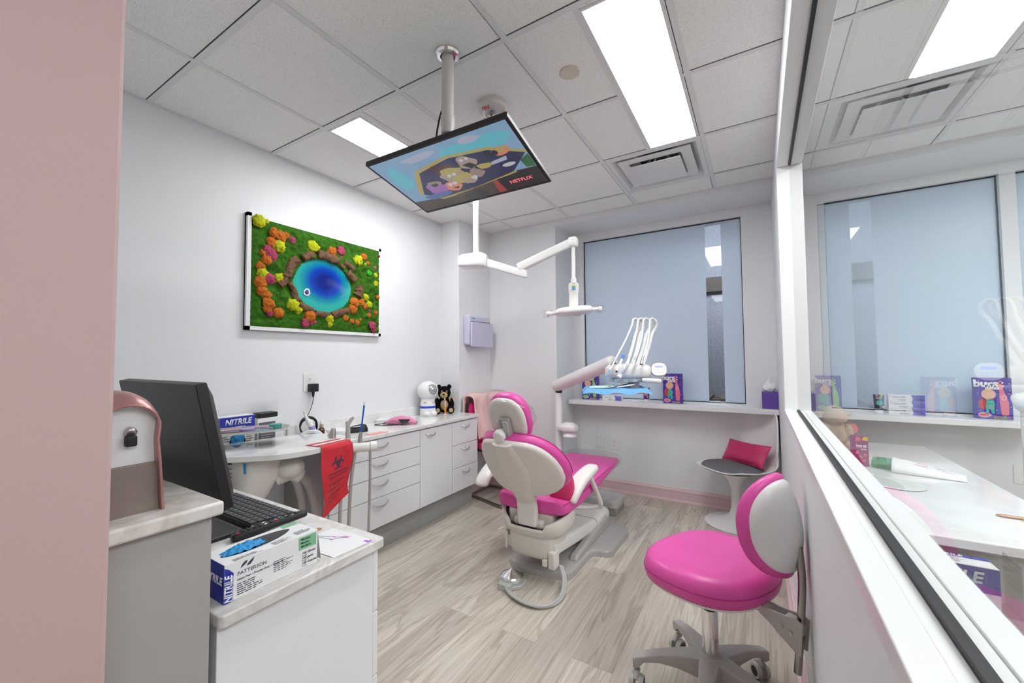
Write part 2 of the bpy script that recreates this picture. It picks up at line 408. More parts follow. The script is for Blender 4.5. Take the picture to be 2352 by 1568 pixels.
# window sill boards
b = MB(); b.box(-1.592, .139, 3.70, BY+.04, .844, .884, trimw_m); struct(b.build('trim_sill', bevel=.003))
b = MB(); b.box(.262, 1.46, 3.70, BY+.04, .844, .884, trimw_m); struct(b.build('trim_sill_next_room', bevel=.003))
# windows: frame, film sheets, clear gap
def window(name, x0, x1, clear):
    b = MB(); y = 3.945
    b.box(x0, x0+.006, y-.012, y, zb, zt, black_m); b.box(x1-.006, x1, y-.012, y, zb, zt, black_m)
    b.box(x0, x1, y-.012, y, zt-.008, zt, black_m); b.box(x0, x1, y-.012, y, zb, zb+.006, black_m)
    w = struct(b.build(name))
    struct(MB().add([(x0, y+.004, zb), (x1, y+.004, zb), (x1, y+.004, zt), (x0, y+.004, zt)], [(0, 1, 2, 3)], winpane_m).build('window_pane', w))
    f = MB()
    for a, c in clear: f.box(a, c, y-.002, y+.001, zb+.006, zt-.006, frost_m)
    struct(f.build('window_film', w))
window('window_1', -1.497, -.081, [(-1.491, -.362), (-.236, -.087)])
window('window_2', .44, 1.402, [(.446, 1.396)])
window('window_4', 1.475, 2.6, [(1.481, 2.594)])
# what stands outside the window: a dim concrete light well with stacked pallets
conc = mat('rough_concrete', (.17, .18, .21), .9, var=.5, vscale=45, bump=.4, bscale=60)
dark = mat('dark_soffit', (.05, .052, .055), .8, var=.1)
rust = mat('brown_steel_beam', (.045, .035, .03), .7, var=.2)
b = MB()
b.box(-4, 3.2, 5.4, 5.5, -.1, 4, conc); struct(b.build('wall_outside'))
struct(MB().box(-4, 3.2, 4.1, 5.45, 2.98, 3.1, dark).build('ceiling_outside'))
struct(MB().box(-4, 3.2, 5.33, 5.4, 2.07, 2.24, rust).build('trim_outside_beam'))
wood = mat('weathered_pallet_wood', (.10, .09, .075), .8, var=.3, vscale=9)
for i in range(3):
    z = .29*i
    b = MB()
    for k in range(5): b.box(-1.05+.24*k, -.90+.24*k, 4.6, 5.2, z+.26, z+.29, wood)
    for k in range(3): b.box(-1.05, .06, 4.6+.25*k, 4.7+.25*k, z+.20, z+.26, wood); b.box(-1.05, .06, 4.6+.25*k, 4.7+.25*k, z, z+.04, wood)
    for k in range(3):
        for q in range(3): b.box(-1.05+.49*k, -.93+.49*k, 4.6+.25*q, 4.7+.25*q, z+.04, z+.20, wood)
    tag(b.build('wooden_pallet'), ['weathered wooden pallet outside the window, lowest of the stack', 'weathered wooden pallet outside the window, middle of the stack', 'weathered wooden pallet outside the window, topmost of the stack'][i], 'pallet', 'pallets outside the window')

# ------------------------------------------------------------------ ceiling fittings
EM = 7.2
panel_m.node_tree.nodes['Principled BSDF'].inputs['Emission Strength'].default_value = EM
panel_m.node_tree.nodes['Principled BSDF'].inputs['Emission Color'].default_value = (.97, .985, 1, 1)
def troffer(x0, x1, y0, y1, label, pm=None):
    t = thing('ceiling_light', label, 'ceiling light', ((x0+x1)/2, (y0+y1)/2, CZ), 'recessed ceiling panel lights')
    b = MB(); w = .011; z0, z1 = CZ-.006, CZ-.001
    b.box(x0-w, x0, y0-w, y1+w, z0, z1, tbar_m); b.box(x1, x1+w, y0-w, y1+w, z0, z1, tbar_m); b.box(x0, x1, y0-w, y0, z0, z1, tbar_m); b.box(x0, x1, y1, y1+w, z0, z1, tbar_m)
    b.build('frame', t)
    MB().box(x0, x1, y0, y1, CZ-.004, CZ-.001, pm or panel_m).build('diffuser', t)
troffer(-.527, -.268, 1.404, 2.574, 'long white panel light in the ceiling between the screen and the glass partition')
troffer(-2.045, -1.80, 1.404, 2.574, 'white panel light in the ceiling near the left wall, half hidden by the screen')
troffer(.674, .934, 1.70, 2.574, 'panel light in the ceiling of the room beyond the glass')
def vent(x0, y0, label):
    t = thing('air_vent', label, 'air vent', (x0+.305, y0+.305, CZ), 'square ceiling air vents')
    c = .305; b = MB(); m = tbar_m
    # stepped cone: outer flange, two hanging square plates, dark throat
    sq = lambda h, z: [(x0+c+s*h, y0+c+q*h, z) for s, q in ((-1, -1), (1, -1), (1, 1), (-1, 1))]
    b.rings([sq(.291, CZ-.003), sq(.262, CZ-.003), sq(.255, CZ+.01), sq(.20, CZ+.06), sq(.13, CZ+.085), sq(.13, CZ+.09), sq(.291, CZ+.09)], m, caps=False)
    b.build('flange', t, sharp=50)
    MB().lathe([(.001, CZ+.0845), (.125, CZ+.0845), (.125, CZ+.07)], blackp, T(x0+c, y0+c, 0), caps=False).build('throat', t)
    for k, (h, z, inn) in enumerate(((.228, CZ+.004, .165), (.160, CZ-.018, 0))):
        b = MB()
        R = [[(x0+c+s*h, y0+c+q*h, z) for s, q in ((-1, -1), (1, -1), (1, 1), (-1, 1))], [(x0+c+s*h, y0+c+q*h, z-.004) for s, q in ((-1, -1), (1, -1), (1, 1), (-1, 1))]]
        if inn:
            i2 = [[(x0+c+s*inn, y0+c+q*inn, z-.004+.012*0) for s, q in ((-1, -1), (1, -1), (1, 1), (-1, 1))], [(x0+c+s*inn, y0+c+q*inn, z) for s, q in ((-1, -1), (1, -1), (1, 1), (-1, 1))]]
            b.rings(R+i2, m, closed=True)
        else: b.rings(R, m); b.lathe([(.016, z-.006), (.018, z-.004)], m, T(x0+c, y0+c-.02, 0), seg=20)
        b.build('plate', t)
    for s, q in ((-1, 0), (1, 0), (0, 1), (0, -1)): MB().cyl((x0+c+s*.05, y0+c+q*.05, CZ+.08), (x0+c+s*.15, y0+c+q*.15, CZ-.012), .006, m, seg=8).build('strut', t)
vent(-.846, 2.594, 'square stepped white air vent in the ceiling at the end of the long panel light')
vent(.374, 2.594, 'square air vent in the ceiling of the room beyond the glass')
b = MB(); b.lathe([(.047, CZ), (.047, CZ-.003), (.043, CZ-.006), (.001, CZ-.0065)], mat('ivory_cover', (.66, .60, .50), .5), T(-.698, 1.687, 0)); tag(b.build('sprinkler_cover', loc=(-.698, 1.687, CZ)), 'flat round ivory sprinkler cover in the ceiling beside the long panel light', 'sprinkler cover')
# fire alarm strobe
t = thing('fire_alarm', 'round white ceiling alarm strobe with a clear dome reading FIRE', 'alarm', (-1.135, 1.70, CZ)); A = T(-1.135, 1.70, 0)
MB().lathe([(.078, CZ), (.080, CZ-.018), (.073, CZ-.030), (.055, CZ-.034), (.001, CZ-.034)], mat('alarm_white', (.66, .64, .62), .4), A).build('base', t)
MB().lathe([(.055, CZ-.034), (.050, CZ-.050), (.035, CZ-.068), (.012, CZ-.078), (.001, CZ-.079)], acryl_m, A, caps=False).build('dome', t)
b = MB(); b.lathe([(.012, CZ-.034), (.016, CZ-.055), (.006, CZ-.066), (.001, CZ-.067)], steel, A, seg=8); b.build('flash_bulb', t)
for a in (-PI/2, PI/6, 5*PI/6):
    b = MB()
    n = V((math.cos(a), math.sin(a), -.55)); b.text('FIRE', .024, inkred, frame(V((-1.135, 1.70, CZ-.046))+V((math.cos(a), math.sin(a), 0))*.058, V((-math.sin(a), math.cos(a), 0)), z=n), bold=.02); b.build('lettering', t)
# ------------------------------------------------------------------ cabinets along the left wall
FX = -2.170; CT = .80
def arc_handle(parent, y, z, w=.10):
    b = MB()
    pts = [(FX+.004, y-w/2, z+.006), (FX+.020, y-w*.3, z-.006), (FX+.026, y, z-.012), (FX+.020, y+w*.3, z-.006), (FX+.004, y+w/2, z+.006)]
    b.tube(pts, [.0022, .0045, .005, .0045, .0022], steel, 8)
    v = [(FX+.001, y-w/2+w*i/12, z+.006-.022*math.sin(PI*i/12)) for i in range(13)]
    return b.build('handle', parent)
def cabinet(label, y0, y1, fronts):
    t = thing('base_cabinet', label, 'cabinet', (-2.39, (y0+y1)/2, 0), 'white base cabinets along the left wall')
    MB().box(-2.60, FX-.020, y0+.001, y1-.001, .184, .772, cabgap if 0 else cabw).build('carcass', t)
    MB().box(-2.60, -2.238, y0, y1, 0, .184, cabg).build('plinth', t)
    for nm, a, c, z0, z1, hy in fronts:
        f = MB().box(FX-.019, FX, a+.002, c-.002, z0+.002, z1-.002, cabw).build(nm, t, bevel=.0015)
        arc_handle(f, hy, z1-.040, .135 if c-a > .5 else .105)
    return t
cabinet('wide white base cabinet with four long drawers, behind the red bag', 1.485, 2.252,
        [('drawer', 1.50, 2.252, .645, .765, 1.875), ('drawer', 1.50, 2.252, .515, .645, 1.875), ('drawer', 1.50, 2.252, .380, .515, 1.875), ('drawer', 1.50, 2.252, .184, .380, 1.875)])
cabinet('narrow white base cabinet with one tall door', 2.252, 2.622, [('door', 2.252, 2.622, .184, .763, 2.36)])
cabinet('narrow white base cabinet with three drawers at the corner end of the run', 2.622, 2.978,
        [('drawer', 2.622, 2.978, .570, .763, 2.80), ('drawer', 2.622, 2.978, .378, .570, 2.80), ('drawer', 2.622, 2.978, .184, .378, 2.80)])
b = MB(); b.box(-2.46, FX-.02, 1.478, 1.4845, .184, .770, mat('reflection_tinted_end', (.50, .46, .52), .2, coat=.3)); b.box(-2.60, -2.46, 1.478, 1.4845, 0, .770, greycab)  # white panel, its lilac-grey reflection put into the base colour
tag(b.build('end_panel', loc=(-2.39, 1.48, 0)), 'glossy white end panel with a painted lilac-grey reflection, left end of the wall cabinets', 'panel')
b = MB(); b.box(-2.60, -2.150, 1.478, 2.978, .773, CT, quartz)
w = b.build('worktop', bevel=.003, loc=(-2.38, 2.2, .773)); tag(w, 'long white quartz worktop on the wall cabinets with a low splashback', 'worktop')
b = MB(); b.box(-2.60, -2.582, 1.485, 2.972, CT, .873, quartz); b.build('splashback', w, bevel=.002)

# ------------------------------------------------------------------ moss picture
AY, AZ, AX = 1.73, 1.835, LX
t = thing('moss_picture', 'framed preserved-moss picture of a blue lake on the left wall', 'picture', (AX, AY, AZ))
AM = frame((AX, AY, AZ), (0, 1, 0), z=(1, 0, 0))
b = MB(AM @ T(-.010, -.002, 0)); W2, H2 = .500, .353
for x0, x1, y0, y1 in ((-W2, W2, -H2, -H2+.022), (-W2, W2, H2-.022, H2), (-W2, -W2+.022, -H2, H2), (W2-.022, W2, -H2, H2)): b.box(x0, x1, y0, y1, 0, .032, trimw_m)
b.box(-W2, W2, -H2, H2, 0, .012, trimw_m)
b.build('picture_frame', t)
def mossmat(n, c, sc=70, d=.45):
    m = mat(n, c, .9, spec=.1, var=d, vscale=sc, bump=.9, bscale=sc*2.5); return m
m_green = mossmat('green_moss', (.040, .135, .012), 38, .6); m_y = mossmat('yellow_moss', (.48, .52, .02)); m_o = mossmat('orange_moss', (.52, .15, .025)); m_p = mossmat('pink_moss', (.40, .065, .13)); m_g = mossmat('bright_green_moss', (.06, .42, .03))
m_bark = mossmat('cork_bark', (.17, .095, .055), 45, .55)
LKC, LKX, LKY = (-.012, -.025), .212, .178
def inlake(x, y, k=1.0): return ((x-LKC[0])/(LKX*k))**2+((y-LKC[1])/(LKY*k))**2 < 1
def mossz(u, v):
    x = -.484+.968*u; y = -.334+.672*v
    h = .036+.020*noise.noise((x*9, y*9, 1))+.012*noise.noise((x*26, y*26, 4))+.006*noise.noise((x*70, y*70, 9))
    ed = min(.484-abs(x), .336-abs(y)); h = min(h, .027+max(0, ed)*.35)
    if inlake(x, y, 1.02): h = .010
    return (x+.004*noise.noise((x*60, y*60, 2)), y+.004*noise.noise((x*60, y*60, 7)), h)
b = MB(AM); NU, NV = 170, 118
b.grid(mossz, NU, NV, m_green)
b.rings([[(-.484, -.334, .01), (.484, -.334, .01), (.484, .338, .01), (-.484, .338, .01)], [(-.484, -.334, .026), (.484, -.334, .026), (.484, .338, .026), (-.484, .338, .026)]], m_green, caps=False)
b.build('moss_ground', t, sharp=180)
def blob(b, x, y, r, m, hz=.042, k=1.15):
    r *= k; n = 20; sd = random.random()*40
    def fn(u, v):
        a = 2*PI*u; q = v*PI/2; nn = V((math.cos(a)*math.sin(q), math.sin(a)*math.sin(q), math.cos(q)))
        s = 1+.30*noise.noise(nn*2.2+V((sd, 0, 0)))+.22*noise.noise(nn*6+V((sd, 3, 0)))+.16*noise.noise(nn*14+V((sd, 9, 0)))
        return (x+nn.x*r*s, y+nn.y*r*s, hz-.008+nn.z*r*.62*s)
    b.grid(fn, n, 9, m)
clumps = dict(
 yellow=(m_y, [(-.451, .309, .033), (-.403, .32, .013), (-.328, .183, .036), (-.104, .233, .036), (-.064, .236, .015), (.262, .21, .037), (.325, .191, .015), (.431, .127, .018), (.431, .061, .021), (-.425, -.006, .03), (-.322, -.02, .027), (-.303, .01, .018), (-.232, -.179, .036), (-.194, -.208, .024), (.029, -.247, .03), (.033, -.286, .021), (.34, -.06, .024), (.37, -.113, .024)]),
 orange=(m_o, [(-.358, .258, .029), (-.321, .247, .033), (-.28, .263, .018), (-.379, .197, .027), (.042, .231, .031), (-.402, .081, .03), (-.422, .122, .018), (-.436, .034, .025), (-.435, -.061, .033), (-.429, -.11, .027), (-.418, -.129, .021), (-.388, -.136, .021), (-.384, -.187, .033), (-.392, -.221, .024), (-.328, -.241, .03), (-.118, -.244, .036), (.316, .249, .024), (.359, .208, .015), (.236, -.114, .036), (.221, -.164, .033), (.294, -.104, .027), (.328, -.132, .021), (.162, -.233, .024), (.214, -.253, .018), (.262, -.26, .018), (.291, -.237, .011), (.454, -.045, .015), (.433, -.168, .018), (.367, -.196, .018)]),
 pink=(m_p, [(-.398, .15, .024), (-.378, .12, .033), (-.364, .094, .018), (-.244, .242, .021), (-.387, -.033, .033), (-.375, -.248, .018), (.112, .25, .03), (.116, .2, .015), (.421, .184, .017), (.402, -.275, .03), (.416, -.307, .021), (-.149, -.292, .027), (-.111, -.28, .021), (-.078, -.281, .011), (.371, -.159, .012), (.466, .289, .009)]),
 bright=(m_g, [(.366, .134, .024)]))
for nm, (m, L) in clumps.items():
    for x, y, r in L:
        b = MB(AM); blob(b, x, y, r, m); lab(b.build('moss_clump', t, sharp=180), {'yellow': 'yellow-green moss clump', 'orange': 'orange moss clump', 'pink': 'pink moss clump', 'bright': 'bright green moss ball'}[nm])
barks = [[(-.205, .121), (-.253, .081), (-.271, .03), (-.276, -.006)], [(-.276, -.006), (-.305, -.046), (-.322, -.066)], [(-.174, .137), (-.136, .166), (-.096, .172)], [(-.07, .187), (-.001, .189), (.094, .169)], [(.105, .151), (.14, .131)], [(.139, .178), (.186, .16), (.218, .125)], [(.171, .103), (.211, .075), (.239, .052)], [(.268, .022), (.276, -.019), (.26, -.062)], [(-.261, -.039), (-.233, -.077), (-.22, -.123), (-.201, -.151)], [(-.195, -.169), (-.151, -.188), (-.098, -.201)], [(-.085, -.219), (-.031, -.223), (.029, -.221)], [(.047, -.223), (.113, -.198), (.181, -.174)]]
rads = [.030, .022, .024, .030, .020, .022, .028, .034, .018, .020, .020, .024]
for pts, r in zip(barks, rads):
    P = spline([(x, y, .040) for x, y in pts], 10); n = len(P); R = []
    for i, p in enumerate(P):
        d = (P[min(i+1, n-1)]-P[max(i-1, 0)]).normalized(); sd = d.cross(V((0, 0, 1)))
        ring = []
        for j in range(16):
            a = 2*PI*j/16; k = 1+.45*noise.noise((p.x*30+math.cos(a)*1.2, p.y*30+math.sin(a)*1.2, r*300))+.25*noise.noise((p.x*90+math.cos(a)*3, p.y*90, math.sin(a)*3))
            e = .75 if i in (0, n-1) else 1
            ring.append(p+(sd*math.cos(a)+V((0, 0, 1))*math.sin(a)*.8)*r*k*e)
        R.append(ring)
    MB(AM).rings(R, m_bark).build('bark_piece', t, sharp=60)
# resin lake: colour deepens from turquoise shore to blue middle
lake = mat('blue_resin', (0, .1, .5), .06, coat=.4); nt = lake.node_tree; pb = nt.nodes['Principled BSDF']
tc = nt.nodes.new('ShaderNodeTexCoord'); mp = nt.nodes.new('ShaderNodeMapping'); mp.vector_type = 'TEXTURE'
mp.inputs['Location'].default_value = (0, AM.translation.y*0+LKC[0]+.012, LKC[1]+.03); mp.inputs['Scale'].default_value = (1, LKX, LKY)
gr = nt.nodes.new('ShaderNodeTexGradient'); gr.gradient_type = 'SPHERICAL'; nz = nt.nodes.new('ShaderNodeTexNoise'); nz.inputs['Scale'].default_value = 6
mx = nt.nodes.new('ShaderNodeMixRGB'); mx.inputs[0].default_value = .12
rp = nt.nodes.new('ShaderNodeValToRGB'); e = rp.color_ramp.elements
e[0].position = .05; e[0].color = (.02, .42, .36, 1); e[1].position = .75; e[1].color = (.0, .012, .22, 1)
k = e.new(.28); k.color = (.0, .22, .36, 1); k = e.new(.48); k.color = (.0, .05, .45, 1)
nt.links.new(tc.outputs['Object'], mp.inputs[0]); nt.links.new(mp.outputs[0], mx.inputs[1]); nt.links.new(nz.outputs['Color'], mx.inputs[2]); nt.links.new(mp.outputs[0], gr.inputs[0]); nt.links.new(gr.outputs['Fac'], rp.inputs[0]); nt.links.new(rp.outputs[0], pb.inputs['Base Color'])
b = MB(AM); b.disc((LKC[0], LKC[1], .030), LKX*1.04, lake, ry=LKY*1.05, seg=48); b.build('resin_lake', t)
b = MB(AM)
for i in range(16):
    a = 2*PI*i/16; r = .015+.006*random.random(); b.ell((-.136+r*math.cos(a), -.085+r*math.sin(a)*1.15, .033), (.006, .006, .004), white_pl, seg=8, nz=6)
b.ell((-.136, -.085, .034), (.012, .014, .008), purple, seg=10, nz=6)
b.build('quartz_inlay', t)

# ------------------------------------------------------------------ wall sockets and cover plates
def plate(name, label, o, xd, zd, w, h, kind, cat='wall plate'):
    t = thing(name, label, cat, o, 'white wall plates'); M = frame(o, xd, z=zd)
    MB(M).prism(rrect(w, h, .006), 0, .006, white_pl, inset=.003, iz=.003).build('cover', t)
    b = MB(M)
    if kind == 'duplex':
        for s in (1, -1):
            b2 = MB(M); b2.prism(rrect(.034, .028, .012, cx=0, cy=s*.0195), .005, .0075, white_pl)
            b2.add([(-.008, s*.0195+.001, .0078), (-.0055, s*.0195+.001, .0078), (-.0055, s*.0195+.009, .0078), (-.008, s*.0195+.009, .0078)], [(0, 1, 2, 3)], blackp)
            b2.add([(.0055, s*.0195+.002, .0078), (.008, s*.0195+.002, .0078), (.008, s*.0195+.009, .0078), (.0055, s*.0195+.009, .0078)], [(0, 1, 2, 3)], blackp)
            b2.disc((0, s*.0195-.006, .0078), .0028, blackp, seg=12); b2.build('receptacle', t)
        b.disc((0, 0, .0065), .003, steel, seg=10)
    elif kind == 'decora':
        b2 = MB(M); b2.prism(rrect(.033, .067, .003), .005, .0075, white_pl)
        for s in (1, -1):
            for x in (-.0065, .0065): b2.add([(x-.0013, s*.018, .0078), (x+.0013, s*.018, .0078), (x+.0013, s*.018+.008, .0078), (x-.0013, s*.018+.008, .0078)], [(0, 1, 2, 3)], blackp)
            b2.disc((0, s*.018-.005, .0078), .0026, blackp, seg=12)
        b2.build('receptacle', t)
        b.disc((0, .046, .0065), .0025, steel, seg=10); b.disc((0, -.046, .0065), .0025, steel, seg=10)
    else:
        b.disc((0, .042, .0065), .0025, steel, seg=10); b.disc((0, -.042, .0065), .0025, steel, seg=10)
    b.build('screw', t); return t
plate('outlet', 'white wall outlet above the worktop with a black charger plugged in', (LX, 1.638, 1.145), (0, 1, 0), (1, 0, 0), .088, .126, 'decora', 'outlet')
plate('blank_plate', 'blank white wall plate under the window sill, left of the outlet', (-1.342, BY, .468), (1, 0, 0), (0, -1, 0), .078, .122, 'blank')
plate('outlet', 'white double outlet low on the wall under the window sill', (-1.202, BY, .459), (1, 0, 0), (0, -1, 0), .080, .122, 'duplex', 'outlet')
plate('light_switch', 'white wall plate low on the wall of the room beyond the glass', (1.43, BY, .53), (1, 0, 0), (0, -1, 0), .08, .122, 'blank')
t = thing('charger', 'black plug-in charger in the wall outlet above the worktop', 'charger', (LX+.008, 1.648, 1.105))
MB().box(LX+.0085, LX+.05, 1.624, 1.678, 1.082, 1.136, blackp).build('plug_body', t, bevel=.004)
MB().lathe([(.004, 1.043), (.006, 1.052), (.0085, 1.057), (.009, 1.079), (.008, 1.083)], blackp, T(LX+.03, 1.650, 0), seg=14).build('connector', t)
b = MB(); b.tube([(LX+.03, 1.650, 1.045), (LX+.031, 1.648, 1.02), (LX+.035, 1.630, .97), (LX+.04, 1.602, .92), (LX+.05, 1.59, .89)], .0022, blackp, 8); b.build('cable', t)
b = MB()
for k in range(7):
    r = .055+.004*math.sin(k*2.1); c = V((LX+.055+.002*k, 1.60+.004*math.cos(k*1.7), .862+.003*math.sin(k)))
    b.tube([c+V((.02*math.sin(a*2+k)*.3, r*1.05*math.cos(a), r*math.sin(a))) for a in [2*PI*i/14 for i in range(14)]], .0030, blackp, 7, sm=3, closed=True)
tag(b.build('coiled_cable', loc=(LX+.06, 1.60, .80)), 'coil of black cable standing on the worktop against the splashback', 'cable')

# ------------------------------------------------------------------ ledge, desk and what stands on them
t = thing('tall_ledge', 'tall grey cabinet end with a marbled top beside the pink wall', 'cabinet', (-1.5, .34, 0))
MB().box(-2.45, -1.052, .236, .436, 0, .953, greycab).build('body', t)
MB().box(-2.47, -1.030, .234, .452, .955, .985, ledge_q).build('top', t, bevel=.006, seg=3)
t = thing('desk', 'white desk with marbled quartz top and drawers, in the foreground', 'desk', (-1.6, .69, 0))
MB().box(-2.3, -1.078, .462, .905, 0, .686, cabw).build('body', t, bevel=.002)
b = MB(); b.prism([(-2.32, .455), (-1.058, .455), (-1.05, .463), (-1.05, .915), (-1.053, .926), (-1.063, .93), (-2.32, .93)], .69, .72, desk_q); b.build('top', t, bevel=.004, seg=3)
for z0, z1 in ((.485, .682), (.285, .478), (.02, .278)):
    MB().box(-1.60, -1.080, .907, .926, z0, z1, cabw).build('drawer', t, bevel=.002)

# soap dispenser: rose metal hood over a white body, smoky tank below
rose = mat('rose_gold_metal', (.46, .24, .23), .34, metal=.65); smoke = mat('smoky_tank', (.24, .185, .16), .12, alpha=1, coat=.2)
t = thing('soap_dispenser', 'rose-gold and white automatic soap dispenser on the tall ledge', 'soap dispenser', (-1.16, .30, .985))
SM = T(-1.16, .302, .985)
def sd_prof(h0, h1, x0, x1, dx):  # rounded slab in the Y-Z plane
    pass
def arch(w, h, n=14):             # half outline of the arch from right foot over the top to left foot
    P = [(w*.92, 0), (w*.80, h*.45), (w*.80, h*.62)]
    for i in range(n+1):
        a = PI*i/n; P.append((w*math.cos(a)*(.86 if 0 < i < n else .84), h*.74+h*.26*math.sin(a)))
    P += [(-w*.80, h*.62), (-w*.80, h*.45), (-w*.92, 0)]; return P
A0 = arch(.066, .252); A1 = arch(.060, .246)
b = MB(SM); b.rings([[(x, y*(ky if z > .12 else 1), z*(kz if z > .12 else 1)+(.12*(1-kz) if z > .12 else 0)) for y, z in A0] for x, ky, kz in ((-.05, 1, 1), (.0, 1, 1), (.035, .985, .97), (.058, .96, .90), (.074, .93, .80))], rose, caps=False, loop=False); b.build('hood', t, solid=.005, soff=-1, bevel=.001)
b = MB(SM); R = [[(x, y*k, .085+(z-.0)*1.0 if z > .085 else .085) for y, z in A1 if 1] for x, k in ((-.048, 1), (.052, 1))]
def arch_body(z0, z1, x0, x1, m, name):
    pts = [(y, z) for y, z in arch(.060, .246, 20)]
    # clip to z0..z1 by walking the right side up and mirroring
    n = 12; ring = []
    def half(z):
        if z > .246*.74: q = (z-.246*.74)/(.246*.26); return .060*.86*math.sqrt(max(0, 1-q*q))
        if z > .246*.45: return .060*.80
        return .060*(.92-.12*z/(.246*.45))
    zs = [z0+(z1-z0)*i/n for i in range(n+1)]
    ring = [(half(z), z) for z in zs]+[(-half(z), z) for z in reversed(zs)]
    return MB(SM).rings([[(x0, y, z) for y, z in ring], [(x1, y, z) for y, z in ring]], m).build(name, t)
arch_body(.0, .100, -.046, .060, smoke, 'tank')
arch_body(.1005, .232, -.046, .050, white_pl, 'body')
b = MB(SM); b.cyl((.045, .008, .172), (.058, .008, .166), .010, steel); b.box(.050, .066, -.002, .016, .140, .162, blackp); b.build('nozzle', t, bevel=.003)

# monitor seen from behind
t = thing('monitor', 'black flat monitor seen from behind on the foreground desk', 'monitor', (-1.46, .52, .72))
MM = frame((-1.462, .5155, 1.0785), (-1, 0, 0), y=(0, -.20, .98))      # local: x along screen seen from behind, y up, z towards the camera
w2, h2 = .270, .170
b = MB(MM); b.prism(rrect(2*w2, 2*h2, .006), -.030, -.004, blackp); b.build('screen_housing', t, bevel=.002)
b = MB(MM); R = [rrect(2*w2-.004, 2*h2-.006, .008), rrect(2*w2-.03, 2*h2-.05, .02), rrect(2*w2-.12, 2*h2-.13, .03)]
b.rings([[(x, y, z) for x, y in r] for r, z in zip(R, (-.0045, .008, .014))], blackp); b.build('back_cover', t)
b = MB(MM); b.prism(rrect(.17, .135, .004, cx=0, cy=-.03), .0135, .0148, blackp); b.build('mount_plate', t, bevel=.001)
b = MB(MM); NV = frame((0, 0, 0), (1, 0, 0), y=(0, 1, 0))
b.tube([(.0+.019*math.cos(2*PI*i/28), .105+.024*math.sin(2*PI*i/28), .0150) for i in range(28)], .0010, lgrey_pl, 6, sm=0, closed=True)
b.text('DELL', .013, lgrey_pl, T(0, .105, .0146), bold=.01); b.build('logo', t)
MB().box(-2*w2/2*.98-1.462+w2*0, -1.462+w2*.98, .553, .5545, .94, 1.2, blackg) if 0 else None
b = MB(); b.box(-1.56, -1.47, .565, .595, .733, 1.02, blackp); b.build('stand_post', t, bevel=.006)
b = MB(); b.box(-1.72, -1.49, .50, .705, .7205, .734, blackp); b.build('stand_base', t, bevel=.004)

# keyboard, remote control, mouse
t = thing('keyboard', 'black computer keyboard with grey keys on the desk in front of the monitor', 'keyboard', (-1.67, .80, .72))
KM = T(-1.690, .800, .7205) @ RX(rad(-4)) @ T(0, 0, .008)
b = MB(KM); b.box(-.225, .225, -.080, .078, -.004, .012, blackp); b.build('body', t, bevel=.004)
for r in range(6):
    n = 15
    for c in range(n):
        x = -.216+c*.0290; y = .062-r*.0255
        if r == 5 and 3 <= c <= 8:
            if c == 3: MB(KM).box(x, x+.0290*6-.004, y-.010, y+.012, .012, .0165, greyk).build('space_bar', t, bevel=.002)
            continue
        k = MB(KM); k.box(x, x+.0255, y-.010, y+.012, .012, .0165, greyk); k.box(x+.006, x+.009, y+.003, y+.006, .0165, .0167, inkw)
        k.build('key', t)
t = thing('remote_control', 'black remote control with coloured buttons lying across the keyboard', 'remote control', (-1.415, .77, .745))
p0, p1 = V((-1.447, .655, .733)), V((-1.398, .872, .752)); RM = frame((p0+p1)/2, p1-p0, z=(-.15, 0, 1)); Lr = (p1-p0).length
b = MB(RM); sec = lambda x, k: [(x, .0245*k*math.cos(a), .011*k*math.sin(a)*(1 if math.sin(a) > 0 else 1.1)) for a in [2*PI*i/24 for i in range(24)]]
sec2 = lambda x, k: [(x, y*k, z*k) for y, z in supel(.024, .0115, 3.4, 28)]
b.rings([sec2(-Lr/2, .75), sec2(-Lr/2+.006, .97), sec2(-Lr/2+.02, 1), sec2(Lr/2-.02, 1), sec2(Lr/2-.006, .97), sec2(Lr/2, .75)], blackp); b.build('body', t, bevel=0)
colr = {(0, 0): inkred, (7, 2): inkb, (7, 1): mat('orange_button', (.7, .3, .02), .4), (7, 0): inkred, (5, 0): inkw, (5, 2): inkw, (8, 0): mat('green_button', (.03, .3, .12), .4)}
for i in range(12):
    for j in range(3):
        x = -Lr/2+.014+i*.0162; y = -.0135+j*.0135
        if i in (4, 6) and j == 1: continue
        b = MB(RM); b.ell((x, y, .0112), (.0052, .0042, .0024), colr.get((i, j), blackg if (i+j) % 5 else grey_pl), seg=12, nz=6, p=2.6); b.build('button', t)
t = thing('mouse', 'black computer mouse on the desk behind the glove box', 'mouse', (-1.30, .555, .72))
b = MB(T(-1.30, .548, .7205)); b.ell((0, 0, .012), (.032, .055, .020), blackp, p=2.4); b.build('body', t)
b = MB(T(-1.30, .548, .7205)); b.cyl((-.003, .025, .030), (.003, .025, .030), .007, grey_pl); b.build('scroll_wheel', t)

